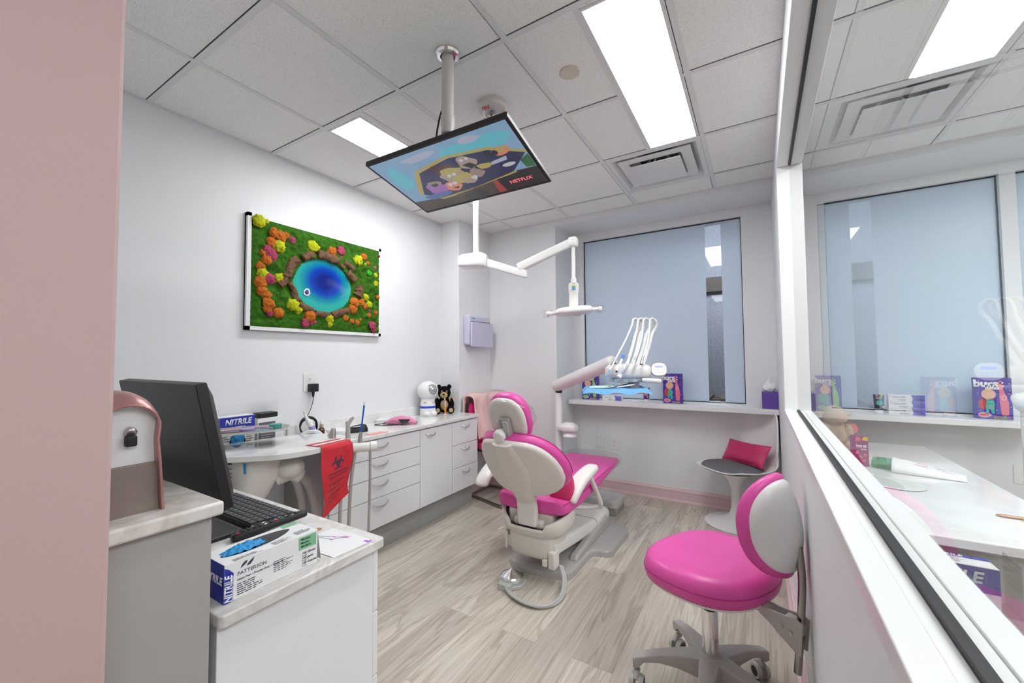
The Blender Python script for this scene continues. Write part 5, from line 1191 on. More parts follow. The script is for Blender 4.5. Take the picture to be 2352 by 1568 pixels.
b = MB(); b.tube([(-2.005, 1.50, .825), (-2.005, 1.50, .92), (-2.004, 1.50, .945)], [.015, .012, .015], lgrey_pl, 16, sm=0); b.tube([(-2.004, 1.50, .93), (-1.992, 1.512, .955), (-1.980, 1.52, .97)], [.012, .010, .006], lgrey_pl, 12); lab(b.build('suction_valve', t), 'grey plastic suction tip')
b = MB(); b.tube([(-2.085, 1.46, .851), (-2.085, 1.46, .88), (-2.083, 1.462, .905)], [.018, .017, .012], steel, 16, sm=0); b.cyl((-2.105, 1.445, .862), (-2.085, 1.46, .875), .010, steel); lab(b.build('air_water_valve', t), 'steel valve stub')
b = MB()
for q in ((-1.965, 1.46, .78), (-1.94, 1.50, .78)): b.tube([q, (q[0]-.01, q[1]-.02, .6), (q[0]-.015, q[1]-.03, .30), (q[0]-.02, q[1]-.03, .03)], .0095, hose_m, 10)
b.build('instrument_hose', t); b = MB(); b.tube([(-1.895, 1.565, .785), (-1.895, 1.565, .6), (-1.90, 1.56, .3), (-1.905, 1.55, .02)], .0075, hose_m, 10); b.build('instrument_hose', t)
# red waste bag over the table edge
t2 = thing('waste_bag', 'red plastic biohazard bag hanging over the edge of the white side table', 'bag', (-1.95, 1.36, .85))
redm = mat('red_poly', (.62, .03, .045), .38, var=.05, vscale=6, bump=.25, bscale=14)
e0, e1 = V((-1.926, 1.275, 0)), V((-1.952, 1.47, 0)); inn = V((-1, -.14, 0))
def bagf(u, v):
    L = .48; s = v*L; p = e0+(e1-e0)*u
    if s < .09: q = p+inn*(.09-s)*(.85+.3*(1-u)); z = TZ+.0025
    elif s < .115: a = (s-.09)/.025*PI/2; q = p-inn*.012*math.sin(a); z = TZ+.0025-.012*(1-math.cos(a))
    else:
        d = s-.115; q = p-inn*(.012+.012*math.sin(d*9+u*2)+.010*noise.noise((u*4, d*9, 1))); z = TZ-.010-d*(1.0-.24*u*(d/.36))
        q = q+(e1-e0).normalized()*(.010*math.sin(d*16)*(u-.5)*2)
    return (q.x, q.y, z)
b = MB(); b.grid(bagf, 22, 56, redm); b.build('film', t2, sharp=180, solid=.0008, soff=1)
def bp(u, v, o=.0016):
    p = V(bagf(u, v)); a = V(bagf(u+.01, v))-p; c = V(bagf(u, v+.01))-p; n = a.cross(c).normalized()
    if n.dot(V((1, -.3, .2))) < 0: n = -n
    return p+n*o
b = MB()
for i in range(10):
    b.add([bp(i/10, .085, .0022), bp((i+1)/10, .085, .0022), bp((i+1)/10, .135, .0022), bp(i/10, .135, .0022)], [(0, 1, 2, 3)], inkw)
b.build('adhesive_strip', t2)
b = MB(); ou, ov2 = .50, .43
def pp(x, y, o=.0020): return bp(ou+x/.20, ov2-y/.48, o)
def arcs(cx, cy, r, a0, a1, w0, w1, n=20):
    for i in range(n):
        q = []
        for (j, s) in ((i, 1), (i+1, 1), (i+1, -1), (i, -1)):
            a = a0+(a1-a0)*j/n; w = w0+(w1-w0)*math.sin(PI*j/n); q.append(pp(cx+(r+s*w/2)*math.cos(a), cy+(r+s*w/2)*math.sin(a)))
        b.add(q, [(0, 1, 2, 3)], inkd)
k = .030
for a in (PI/2, PI/2+2*PI/3, PI/2+4*PI/3):
    cx, cy = .72*k*math.cos(a), .72*k*math.sin(a); arcs(cx, cy, .62*k, a+.55, a+2*PI-.55, .004, .012)
arcs(0, 0, .46*k, 0, 2*PI, .003, .003); 
def bl(x, y, w, h): b.add([pp(x, y), pp(x+w, y), pp(x+w, y+h), pp(x, y+h)], [(0, 1, 2, 3)], inkd)
def btext(s, x, y, size):
    tm = MB(); tm.text(s, size, inkd, T(x, y, 0), bold=.012, th=0); tm.bm.verts.ensure_lookup_table()
    vs = [pp(v.co.x, v.co.y, .0022) for v in tm.bm.verts]; tm.bm.verts.index_update(); fs = [tuple(v.index for v in f.verts) for f in tm.bm.faces]; tm.bm.free(); b.add(vs, fs, inkd)
btext('BIOHAZARDOUS', 0, -.052, .0165); btext('INFECTIOUS WASTE', 0, -.070, .0135)
for i, (y, w) in enumerate(((-.105, .11), (-.113, .09), (-.137, .08), (-.145, .06), (-.175, .13), (-.184, .10), (-.205, .09), (-.213, .07))):
    x = -.066
    while x < -.066+w: l = .008+.012*random.random(); bl(x, y, l, .0032); x += l+.003
b.build('biohazard_print', t2)

# ------------------------------------------------------------------ small things around the table and on the worktop
silver = steel
t = thing('instrument_tray', 'shallow oval-ended steel tray held above the white side table', 'tray', (-2.33, 1.13, .92))
TRM = T(-2.30, 1.10, .925) @ RZ(rad(62))
b = MB(TRM); b.rings([[(x*k, y*k, z) for x, y in rrect(.40, .20, .085, 8)] for z, k in ((0, .95), (.012, 1.0), (.014, 1.02), (.0125, 1.0), (.002, .94))], silver); b.build('dish', t, solid=0)
b = MB(TRM); b.box(-.12, .12, -.05, .05, -.074, -.003, acryl_m); lab(b.build('stand', t), 'clear acrylic riser')
def tape(label, c, col, r=.030, h=.022):
    t2 = thing('tape_roll', label, 'tape roll', c); b = MB(T(*c)); b.lathe([(r*.55, 0), (r, 0), (r, h), (r*.55, h)], col, seg=36, caps=False); b.rings([], col) if 0 else None; b.build('roll', t2)
    MB(T(*c)).lathe([(r*.52, 0), (r*.55, 0), (r*.55, h), (r*.52, h)], white_pl, seg=30, caps=False).build('core', t2)
tape('lilac roll of tape in the steel tray', TRM @ V((.01, -.055, .0035)), lilac, .034, .020)
tape('turquoise roll of tape in the steel tray', TRM @ V((.135, .01, .0035)), mat('turquoise_tape', (.08, .42, .36), .45), .030, .024)
def flatbox(name, label, cat, M, x, y, z, m, extra=None):
    b = MB(M); b.box(-x/2, x/2, -y/2, y/2, 0, z, m); o = b.build(name, loc=M.translation); tag(o, label, cat); return o
b = MB(TRM); b.tube([(-.14, .02, .008), (-.04, .035, .01), (.06, .03, .012), (.12, -.02, .010)], .0045, pinkpaper, 8); tag(b.build('looped_string', loc=TRM @ V((0, .02, .01))), 'pink string looped in the steel tray', 'string')
b = MB(TRM); b.box(-.15, -.02, -.07, -.045, .004, .010, blackp); tag(b.build('black_tool', loc=TRM @ V((-.08, -.06, .005)), bevel=.002), 'flat black tool at the edge of the steel tray', 'tool')
b = MB(TRM)
def pouch(u, v): return (.0+.12*u, -.075+.07*v, .005+.006*math.sin(PI*u)+.004*noise.noise((u*5, v*5, 1)))
b.grid(pouch, 12, 8, mat('teal_pouch', (.10, .30, .36), .35)); tag(b.build('teal_wrapper', loc=TRM @ V((.06, -.04, .006)), sharp=180), 'teal plastic wrapper in the steel tray', 'wrapper')
# acrylic box holder on the wall with two cartons
t = thing('box_holder', 'clear acrylic glove box holder fixed to the left wall', 'holder', (LX, 1.25, .85))
b = MB(); b.add([(LX+.010, .92, .86), (LX+.010, 1.43, .86), (LX+.010, 1.43, 1.045), (LX+.010, .92, 1.045)], [(0, 1, 2, 3)], wrap_m); b.build('back_plate', t)
b = MB(); b.box(LX+.001, LX+.12, 1.00, 1.42, .760, .764, acryl_m); b.box(LX+.116, LX+.12, 1.00, 1.42, .764, .82, acryl_m); b.build('shelf', t)
t = thing('nitrile_carton', 'white glove carton with a blue NITRILE strip standing in the wall holder', 'box', (LX+.06, 1.16, .77))
b = MB(); b.box(LX+.012, LX+.100, 1.065, 1.245, .766, .985, paper); b.build('carton', t)
F = frame((LX+.1004, 1.065, .766), (0, 1, 0), z=(1, 0, 0)); G = frame((LX+.012, 1.0646, .766), (1, 0, 0), z=(0, -1, 0)); b = MB()
b.add([(0, .150, 0), (.18, .150, 0), (.18, .217, 0), (0, .217, 0)], [(0, 1, 2, 3)], inkb, F); b.text('NITRILE', .043, inkw, F @ T(.092, .187, .0005), bold=.03, shear=.2, sx=.9); lines(b, .03, .158, .12, 1, .01, .004, inkw, F, .0005)
b.add([(0, .140, 0), (.088, .140, 0), (.088, .213, 0), (0, .213, 0)], [(0, 1, 2, 3)], mat('faded_blue_ink', (.16, .18, .42), .5), G); b.text('NITRILE', .022, inkw, G @ T(.044, .18, .0005), bold=.03, shear=.2)
lines(b, .01, .12, .04, 9, .012, .004, inkd, F); lines(b, .135, .12, .04, 9, .012, .004, inkd, F); b.build('printing', t, sharp=180)
b = MB(F @ T(.09, .07, .0006)); b.disc((0, 0, 0), .042, blackg, ry=.055); b.build('opening', t)
b = MB(F @ T(.09, .07, .001))
def gl2(u, v): return ((u-.5)*.07, (v-.5)*.09, .010*math.sin(PI*u)*math.sin(PI*v)+.005*noise.noise((u*6, v*4, 1)))
b.grid(gl2, 16, 16, bluevinyl); b.build('gloves', t, sharp=180)
t = thing('grey_label_carton', 'white carton with a grey printed label beside the glove carton in the wall holder', 'box', (LX+.06, 1.33, .77))
b = MB(); b.box(LX+.012, LX+.100, 1.262, 1.40, .766, .955, paper); b.build('carton', t)
F2 = frame((LX+.1004, 1.262, .766), (0, 1, 0), z=(1, 0, 0)); b = MB(); b.add([(.004, .02, 0), (.10, .02, 0), (.10, .165, 0), (.004, .165, 0)], [(0, 1, 2, 3)], mat('slate_label', (.12, .12, .15), .5), F2); lines(b, .02, .14, .07, 9, .013, .004, lgrey_pl, F2, .0008); b.build('printing', t)
b = MB(); b.box(LX+.02, LX+.095, 1.27, 1.38, .956, .985, blackp); tag(b.build('black_case', loc=(LX+.06, 1.32, .956), bevel=.004), 'small black case on the carton with the grey label', 'case')
b = MB(); b.box(LX+.03, LX+.10, 1.01, 1.055, .766, .87, pinkpaper); tag(b.build('pink_carton', loc=(LX+.06, 1.03, .766), bevel=.002), 'small pink carton at the left end of the wall holder', 'box')
# handheld scaler on its lilac dock
t = thing('curing_light_dock', 'lilac and white handpiece resting on its dock at the end of the worktop', 'handpiece', (-2.40, 1.515, CT))
DKM = T(-2.40, 1.528, CT) @ RZ(rad(60)); b = MB(DKM)
arc = [(.075*math.cos(PI*i/16), .062*math.sin(PI*i/16)) for i in range(17)]
ring = arc+[(x*.72, z*.66) for x, z in reversed(arc)]
b.rings([[(x, -.024, z) for x, z in ring], [(x, .024, z) for x, z in ring]], white_pl); b.build('dock_arch', t, bevel=.004)
b = MB(DKM); b.rings([[(x*.71, -.02, z*.65) for x, z in arc], [(x*.71, .02, z*.65) for x, z in arc]], lilac); b.build('dock_base', t)
b = MB(DKM); p, q = V((.015, 0, .05)), V((-.045, -.0, .175)); e = q-p
b.tube([p-e*.12, p, p+e*.25], [.016, .019, .017], lilac, 16, sm=3); b.build('grip', t)
b = MB(DKM); b.tube([p+e*.25, p+e*.45, p+e*.60, p+e*.62, p+e*.66, p+e*.88], [.017, .017, .013, .009, .010, .006], white_pl, 16, sm=2); b.cyl(p+e*.88, q, .004, steel, .002, 10); b.build('nozzle', t)
b = MB(DKM); b.ell((.022, -.015, .058), (.005, .004, .008), mat('green_lamp', (.05, .6, .4), .3, emit=.6)); b.build('status_lamp', t)
t = thing('dropper_bottle', 'small brown dropper bottle on the worktop behind the lilac handpiece', 'bottle', (-2.50, 1.66, CT)); A = T(-2.50, 1.665, CT)
MB(A).lathe([(.001, 0), (.020, 0), (.021, .006), (.021, .034), (.012, .044), (.010, .048)], mat('amber_glass', (.10, .035, .015), .12, coat=.3), seg=24).build('body', t)
MB(A).lathe([(.0125, .047), (.0125, .066), (.008, .067)], mat('gold_collar', (.62, .46, .28), .35, metal=.6), seg=24).build('collar', t)
MB(A).lathe([(.008, .066), (.0085, .072), (.007, .092), (.002, .098), (.0001, .098)], white_pl, seg=18).build('rubber_bulb', t)
b = MB(T(-2.36, 1.68, CT)); b.rings([[(x*k, y*k, z) for x, y in supel(.075, .055, 2.5, 36)] for z, k in ((0, .55), (.006, .66), (.030, .95), (.040, 1), (.044, .97), (.046, .8))], white_pl); tag(b.build('white_bowl', loc=(-2.36, 1.68, CT)), 'white covered bowl on the worktop beside the lilac handpiece', 'bowl')
t = thing('black_scanner', 'black rounded handheld device lying on the worktop behind the steel valve', 'device', (-2.36, 1.83, CT)); b = MB(T(-2.36, 1.82, CT) @ RZ(rad(70)))
R = [[(x, y*k, z0+max(0, z*k)) for y, z in [(.032*math.cos(2*PI*i/24), .05*math.sin(2*PI*i/24)) for i in range(24)]] for x, k, z0 in ((-.09, .2, .001), (-.06, .55, .001), (0, .95, .001), (.05, 1.05, .001), (.075, .9, .001), (.085, .5, .001))]
b.rings(R, blackp); b.build('body', t, sharp=60); b = MB(T(-2.36, 1.82, CT) @ RZ(rad(70))); b.prism(rrect(.06, .014, .006, cx=.01, cy=-.026), .0395, .044, lgrey_pl); b.build('button_strip', t)
b = MB(); b.box(-2.23, -2.165, 1.80, 1.94, CT+.0005, CT+.003, mat('salmon_card', (.78, .36, .32), .6)); tag(b.build('salmon_card', loc=(-2.2, 1.87, CT)), 'salmon paper card on the front edge of the worktop', 'card')
b = MB(T(-2.50, 2.21, CT) @ RZ(rad(20))); b.rings([[(x*k, y*k, z) for x, y in rrect(.13, .10, .012, 4)] for z, k in ((0, .88), (.024, 1), (.026, 1.02), (.025, .96), (.004, .85))], paper); tag(b.build('white_tray', loc=(-2.50, 2.21, CT)), 'small white paper tray on the worktop behind the pink pouch', 'tray')
t = thing('drawstring_pouch', 'pink drawstring pouch with black cord on the worktop', 'pouch', (-2.33, 2.22, CT)); PMx = T(-2.335, 2.225, CT+.002) @ RZ(rad(28))
pk = mat('pink_ripstop', (.72, .24, .42), .5, var=.08, vscale=10, bump=.3, bscale=30)
def pouchf(u, v):
    a = 2*PI*u; q = v; l = -.115+.23*q; w = .052*(math.sin(PI*(.12+.80*q)))**.6*(1-.25*q); hh = .030*(math.sin(PI*(.10+.84*q)))**.7
    n = 1+.22*noise.noise((math.cos(a)*2, math.sin(a)*2, q*6)); return (l, w*n*math.cos(a), max(.0005, hh+hh*n*math.sin(a)))
b = MB(PMx); b.grid(pouchf, 36, 26, pk); b.build('bag', t, sharp=180)
b = MB(PMx); b.tube([(-.10, .0, .02), (-.15, -.03, .004), (-.19, -.06, .003), (-.15, -.09, .003), (-.06, -.085, .003), (.03, -.06, .006)], .0026, blackp, 7); b.tube([(-.10, .01, .02), (-.13, -.04, .003), (-.09, -.075, .003), (.0, -.07, .004)], .0024, blackp, 7); b.build('cord', t)
b = MB(PMx @ T(.03, -.052, .028) @ RX(rad(55))); b.poly([(-.045, .014), (.05, .016), (.03, -.018), (-.01, -.020)], blackp, z=.002); b.text('?', .018, inkw, T(0, -.001, .003)) if 0 else None; b.build('black_corner', t)
# astronaut
t = thing('astronaut_figure', 'white astronaut figure with a silver visor at the end of the worktop', 'figurine', (-2.47, 2.70, CT)); AF = T(-2.475, 2.66, CT) @ RZ(rad(56))     # local -y faces the camera
b = MB(AF); b.rings([[(x*k, y*k, z) for x, y in supel(.067, .060, 3, 36)] for z, k in ((0, .97), (.004, 1), (.07, .97), (.10, .95), (.15, .83), (.158, .6))], white_pl); b.build('body', t, sharp=60)
b = MB(AF); b.ell((0, 0, .218), (.090, .088, .085), white_pl, seg=36, nz=24); b.build('helmet', t)
b = MB(AF); b.ell((.018, -.050, .226), (.050, .046, .050), mat('silver_visor', (.42, .44, .44), .22, metal=.35), seg=28, nz=18); b.build('visor', t)
b = MB(AF); b.tube([V((.018, -.076, .226))+V((.052*math.cos(2*PI*i/32), .010*math.cos(2*PI*i/32)**2, .052*math.sin(2*PI*i/32))) for i in range(32)], .004, white_pl, 8, sm=0, closed=True); b.build('visor_rim', t)
b = MB(AF); b.rings([[(x*k, y*k, z) for x, y in supel(.0665, .0600, 3, 36)] for z, k in ((.070, .99), (.072, .995), (.086, .985), (.088, .98))], mat('blue_belt', (.015, .06, .55), .35)); b.build('belt', t)
for s in (-1, 1):
    b = MB(AF); b.ell((s*.030+.01, -.052, .024), (.030, .022, .024), white_pl); b.build('foot', t)
b = MB(AF); F = frame((0, -.0585, .118), (1, 0, 0), z=(0, -1, -.1)); b.add([(-.050, .0, 0), (-.022, .001, -.0), (-.022, .006, -.0), (-.050, .005, 0)], [(0, 1, 2, 3)], inkred, F); b.disc((.030, -.002, .0), .005, mat('pale_blue_mark', (.2, .5, .7), .5), F, seg=14)
for k in range(3): b.add([(.046, -.010+.008*k, -.004), (.051, -.010+.008*k, -.006), (.051, -.004+.008*k, -.006), (.046, -.004+.008*k, -.004)], [(0, 1, 2, 3)], inkred, F)
b.build('chest_marks', t)
# plush bear
fur = mat('black_plush', (.006, .006, .007), .95, bump=1, bscale=220, spec=.15); tan = mat('tan_plush', (.52, .36, .19), .9, bump=.8, bscale=200)
t = thing('plush_bear', 'black plush bear with a tan belly sitting at the corner end of the worktop', 'plush toy', (-2.44, 2.87, CT)); BF = T(-2.462, 2.862, CT) @ RZ(rad(42))
def fz(b, c, r, m, n=26, amp=.10):
    sd = random.random()*9
    def fn(u, v):
        a = 2*PI*u; q = PI*v; d = V((math.sin(q)*math.cos(a), math.sin(q)*math.sin(a), math.cos(q))); k = 1+amp*noise.noise(d*6+V((sd, 0, 0)))
        return (c[0]+r[0]*d.x*k, c[1]+r[1]*d.y*k, c[2]+r[2]*d.z*k)
    b.grid(fn, n, n//2, m)
b = MB(BF); fz(b, (0, .02, .075), (.060, .050, .075), fur); fz(b, (0, .005, .185), (.060, .052, .060), fur)
for s in (-1, 1): fz(b, (s*.046, .01, .238), (.020, .012, .022), fur, 16); fz(b, (s*.065, .0, .085), (.026, .028, .055), fur, 18); fz(b, (s*.058, -.045, .035), (.032, .058, .034), fur, 20)
b.build('body', t, sharp=180)
b = MB(BF); fz(b, (0, -.024, .075), (.036, .020, .045), tan, 20); b.build('belly', t, sharp=180)
b = MB(BF); fz(b, (-.004, -.045, .165), (.034, .034, .028), tan, 20); b.build('muzzle', t, sharp=180)
b = MB(BF); b.ell((-.006, -.078, .176), (.012, .006, .008), blackg); b.build('nose', t)
for s in (-1, 1):
    b = MB(BF); b.ell((s*.022, -.044, .198), (.009, .006, .010), tan); b.ell((s*.022, -.048, .198), (.005, .004, .005), blackg); b.build('eye', t)
    b = MB(BF); b.ell((s*.058, -.100, .036), (.018, .006, .020), tan); b.build('paw_pad', t)
b = MB(BF @ T(.072, -.012, .115) @ RZ(rad(14)) @ RX(rad(76))); b.disc((0, 0, 0), .026, mat('orange_tag', (.80, .32, .08), .5), seg=26); b.disc((0, 0, .0008), .019, paper, seg=26); lines(b, -.008, .008, .016, 3, .007, .003, lgrey_pl, None, .0014); lab(b.build('hang_tag', t, solid=0), 'round orange and white tag')
t = thing('kids_toothbrush', 'orange toothbrush standing upright on the worktop in front of the bear', 'toothbrush', (-2.395, 2.80, CT)); OT = T(-2.395, 2.80, CT); orm = mat('orange_grip', (.85, .27, .02), .35)
MB(OT).lathe([(.012, 0), (.012, .004), (.006, .006)], white_pl, seg=18).build('foot', t)
MB(OT).lathe([(.006, .005), (.0085, .012), (.0085, .052), (.005, .066)], orm, seg=18).build('handle', t)
b = MB(OT); b.tube([(0, 0, .062), (0, 0, .10), (-.002, 0, .142)], [.0038, .003, .0026], white_pl, 10); b.build('neck', t)
b = MB(OT); b.box(-.006, .003, -.010, -.003, .128, .146, mat('lime_bristle', (.6, .7, .1), .6)); b.build('bristles', t, bevel=.001)
# ------------------------------------------------------------------ things on the window sill (this room and the next)
SZ = .8845
dot_c = [mat('dot_%s' % n, c, .5) for n, c in (('yellow', (.80, .60, .03)), ('coral', (.80, .20, .22)), ('teal', (.05, .40, .50)), ('green', (.20, .55, .08)))]
redp = mat('coral_print', (.72, .17, .22), .45); greenp = mat('lime_print', (.30, .58, .08), .45); skin = mat('printed_peach', (.72, .42, .28), .5); tealp = mat('printed_teal', (.05, .45, .36), .5); redw = mat('printed_red', (.50, .06, .04), .5)
def brush_box(label, M, w, h, d, accent, group='toothbrush boxes on the window sill'):
    """carton with its printed front: name, brush in a white outline, a plain doll-like figure, dots"""
    t = thing('toothbrush_box', label, 'box', M.translation, group)
    b = MB(M); b.box(-w/2, w/2, 0, d, 0, h, purple); b.build('carton', t, bevel=.0012)
    F = M @ frame((-w/2, -.0006, 0), (1, 0, 0), z=(0, -1, 0)); b = MB(F)
    S1 = lambda x: x*w; S2 = lambda y: y*h
    b.text('burst', .062*w/.16*1.0, inkw, T(.36*w, .855*h, 0), bold=.045); b.text('kids', .040*w/.16, inkw, T(.47*w, .765*h, 0), bold=.04)
    # brush in white outline
    def brush(k, m, z): 
        P = [(.66, .93), (.63, .88), (.635, .80), (.665, .70), (.655, .55), (.66, .40), (.69, .14), (.72, .10), (.86, .10), (.89, .14), (.90, .40), (.84, .56), (.76, .72), (.735, .82), (.73, .89), (.70, .93)]
        cx, cy = .77, .50; P = [(cx+(x-cx)*(1 if 1 else k), y) for x, y in P]
        pc = [(sum(q[0] for q in P)/len(P)), (sum(q[1] for q in P)/len(P))]
        out = []
        for i, (x, y) in enumerate(P):
            x0, y0 = P[i-1]; x1, y1 = P[(i+1) % len(P)]; tx, ty = (x1-x0)*w, (y1-y0)*h; l = math.hypot(tx, ty); out.append((x*w+ty/l*k, y*h-tx/l*k))
        b.poly(out, m, z=z)
    brush(-.0035, inkw, .0001); brush(.0005, accent, .0003)
    b.disc((.775*w, .52*h, .0005), .075*w, inkw, ry=.055*h, seg=20); b.disc((.775*w, .52*h, .0007), .060*w, accent, ry=.043*h, seg=20); b.disc((.695*w, .885*h, .0006), .022*w, blackp, ry=.028*h, seg=14)
    # plain stand-in figure: round plain head and soft coloured body, no face
    b.disc((.36*w, .60*h, .0003), .20*w, skin, ry=.125*h, seg=28); b.disc((.36*w, .735*h, .0004), .05*w, dot_c[0], ry=.018*h, seg=12)
    b.disc((.20*w, .36*h, .0003), .13*w, redw if accent is redp else tealp, ry=.13*h, seg=24)
    b.poly([(.30*w, .47*h), (.48*w, .47*h), (.54*w, .34*h), (.50*w, .32*h), (.51*w, .14*h), (.43*w, .13*h), (.40*w, .24*h), (.36*w, .24*h), (.33*w, .13*h), (.26*w, .14*h), (.28*w, .32*h)], tealp, z=.0004)
    b.poly([(.04*w, .10*h), (.10*w, .05*h), (.22*w, .03*h), (.36*w, .06*h), (.42*w, .10*h), (.34*w, .145*h), (.22*w, .16*h), (.10*w, .145*h)], inkw, z=.0002); b.poly([(.06*w, .10*h), (.11*w, .062*h), (.22*w, .042*h), (.34*w, .068*h), (.39*w, .10*h), (.33*w, .135*h), (.22*w, .148*h), (.11*w, .135*h)], accent, z=.0004)
    for i, ch in enumerate('cocomelon'): b.text(ch, .030*w/.16, [dot_c[1], dot_c[0], dot_c[3], dot_c[2]][i % 4], T((.50+.047*i)*w, .045*h, .0002), bold=.03)
    for i, (x, y) in enumerate(((.06, .62), (.10, .93), (.50, .93), (.93, .86), (.94, .70), (.92, .62), (.06, .28), (.56, .22), (.95, .30), (.12, .20), (.58, .62))): b.disc((x*w, y*h, .0003), .018*w+.008*w*(i % 2), dot_c[i % 4], seg=12)
    b.build('printing', t, sharp=180)
    return t
brush_box('purple toothbrush carton with a pink brush on the sill beside the instrument unit', T(-.645, 3.815, SZ) @ RZ(rad(-3)), .160, .262, .05, redp)
brush_box('purple toothbrush carton with a green brush on the sill behind the blue tray', T(-1.41, 3.815, SZ) @ RZ(rad(2)), .160, .262, .05, greenp)
brush_box('purple toothbrush carton with a pink brush on the sill beyond the glass', T(1.29, 3.80, SZ), .160, .262, .05, redp)
brush_box('purple toothbrush carton with a green brush beyond the glass, above the plush sheep', T(.455, 3.80, SZ), .150, .262, .05, greenp)
def paste_box(label, M, group, z=0, n=''):
    t = thing('toothpaste_box', label, 'box', M.translation, group); w, h, d = .185, .046, .05
    MB(M).box(-w/2, w/2, 0, d, 0, h, paper).build('carton', t, bevel=.001)
    F = M @ frame((-w/2, -.0006, 0), (1, 0, 0), z=(0, -1, 0)); b = MB(F); vl = mat('violet_band', (.20, .15, .55), .45) if 'violet_band' not in MATS else MATS['violet_band']
    b.poly([(.125, .001), (.184, .001), (.184, h-.001), (.115, h-.001), (.123, .03), (.126, .015)], vl, z=0); b.poly([(.119, .001), (.126, .001), (.1265, .012), (.124, .016)], dot_c[2], z=.0001)
    b.text('Clinpro 5000', .0125, inkd, T(.055, .030, 0), bold=.005); b.text('3M', .007, inkred, T(.012, .039, 0), bold=.03); lines(b, .055, .012, .055, 2, .006, .0022, inkd, None, .0001)
    b.add([(.140, .030, .0002), (.176, .030, .0002), (.176, .034, .0002), (.140, .034, .0002)], [(0, 1, 2, 3)], dot_c[2]); lines(b, .140, .022, .035, 3, .007, .003, inkd, None, .0003); b.build('printing', t, sharp=180)
paste_box('white and violet toothpaste carton on the sill under the instrument tray', T(-1.188, 3.80, SZ), 'toothpaste cartons')
for i, l in enumerate(('bottom', 'middle', 'top')): paste_box('white and violet toothpaste carton on the sill beyond the glass, %s of the stack' % l, T(.875, 3.78, SZ+.0465*i), 'toothpaste cartons')
def tube(label, M, col, face):
    t = thing('toothpaste_tube', label, 'toothpaste tube', M.translation)
    MB(M).lathe([(.020, 0), (.022, .002), (.022, .026), (.019, .028)], white_pl, seg=24).build('cap', t)
    b = MB(M); R = []
    for z, rx, ry in ((.028, .022, .020), (.034, .024, .021), (.07, .0265, .016), (.11, .029, .007), (.125, .030, .002), (.134, .030, .0015)): R.append([(x, y, z) for x, y in supel(rx, ry, 2.2, 28)])
    b.rings(R, col); b.build('tube_body', t, sharp=60)
    F = M @ frame((0, -.0175, .078), (1, 0, 0), z=(0, -1, .16)); b = MB(F); b.disc((0, -.002, .003), .018, face, seg=24); b.text('burst', .015, inkw, T(0, .032, .001), bold=.04); b.disc((-.012, .05, .001), .008, dot_c[1], seg=12); b.disc((.014, .05, .001), .008, dot_c[0], seg=12); b.disc((.016, -.028, .004), .006, dot_c[0], seg=12); b.build('printing', t, sharp=180)
tube('purple toothpaste tube standing on its cap on the sill under the instrument unit', T(-.870, 3.815, SZ), mat('violet_tube', (.10, .03, .30), .35), redp)
tube('dark toothpaste tube with a teal face on the sill beyond the glass', T(.735, 3.80, SZ), mat('midnight_tube', (.02, .018, .06), .35), tealp)
# tissue box
t = thing('tissue_box', 'purple tissue box with a white tissue on the right end of the sill', 'tissue box', (.085, 3.80, SZ)); w = .108
pv = mat('purple_pattern_card', (.14, .07, .36), .6, var=.45, vscale=160)
MB().box(.085-w/2, .085+w/2, 3.75, 3.75+w, SZ, SZ+.128, pv).build('carton', t, bevel=.002)
def tis(u, v):
    a = 2*PI*u; k = (.012+.034*math.sin(PI*min(1, v*1.2))**.7)*(1+.35*noise.noise((math.cos(a)*1.6, math.sin(a)*1.6, v*3))); k *= 1-.25*v
    return (.085+k*math.cos(a)*1.15, 3.804+k*math.sin(a)*.8, SZ+.126+.098*v+.012*math.sin(a*2)*v)
b = MB(); b.grid(tis, 36, 14, mat('tissue', (.84, .84, .85), .9)); b.build('tissue', t, sharp=180)

# ------------------------------------------------------------------ the room beyond the glass
NZ = .72
t = thing('far_desk', 'white desk top seen through the glass partition', 'desk', (.60, 2.7, 0))
MB().box(.268, .895, 1.83, 3.54, NZ-.03, NZ, quartz).build('top', t, bevel=.003)
MB().box(.29, .87, 1.86, 3.52, 0, NZ-.031, greycab).build('body', t)
def part_plush():
    wool = mat('cream_plush', (.72, .60, .44), .95, bump=1, bscale=200, spec=.1); face = mat('peach_plush', (.72, .50, .38), .9, bump=.5, bscale=200)
    t = thing('plush_sheep', 'cream plush sheep toy sitting on the desk beyond the glass', 'plush toy', (.40, 3.2, NZ)); M = T(.405, 3.22, NZ) @ RZ(rad(20))
    b = MB(M); fz(b, (0, .01, .085), (.075, .07, .085), wool, 26, .2); fz(b, (.0, -.005, .205), (.062, .06, .058), wool, 24, .22)
    for s in (-1, 1): fz(b, (s*.062, -.03, .11), (.024, .03, .045), wool, 16, .15); fz(b, (s*.075, -.005, .215), (.026, .012, .014), wool, 14)
    b.build('body', t, sharp=180)
    b = MB(M); fz(b, (.01, -.052, .195), (.036, .030, .032), face, 20, .05); b.build('muzzle', t, sharp=180)
    for s in (-1, 1): b = MB(M); fz(b, (s*.05, -.075, .030), (.036, .040, .030), face, 18, .05); b.build('foot', t, sharp=180)
    b = MB(M); b.tube([(-.02, -.058, .15), (0, -.07, .125), (.012, -.072, .085)], .006, mat('peach_ribbon', (.8, .42, .28), .5), 8, flat=.3); b.build('ribbon', t)
    b = MB(M @ T(.085, -.03, .13) @ RX(rad(80))); b.disc((0, 0, 0), .03, dot_c[1], seg=20); b.build('hang_tag', t)
part_plush()
t = thing('far_paste_box', 'upright magenta toothpaste carton on the desk beyond the glass', 'box', (.47, 2.74, NZ)); M = T(.455, 2.76, NZ) @ RZ(rad(10))
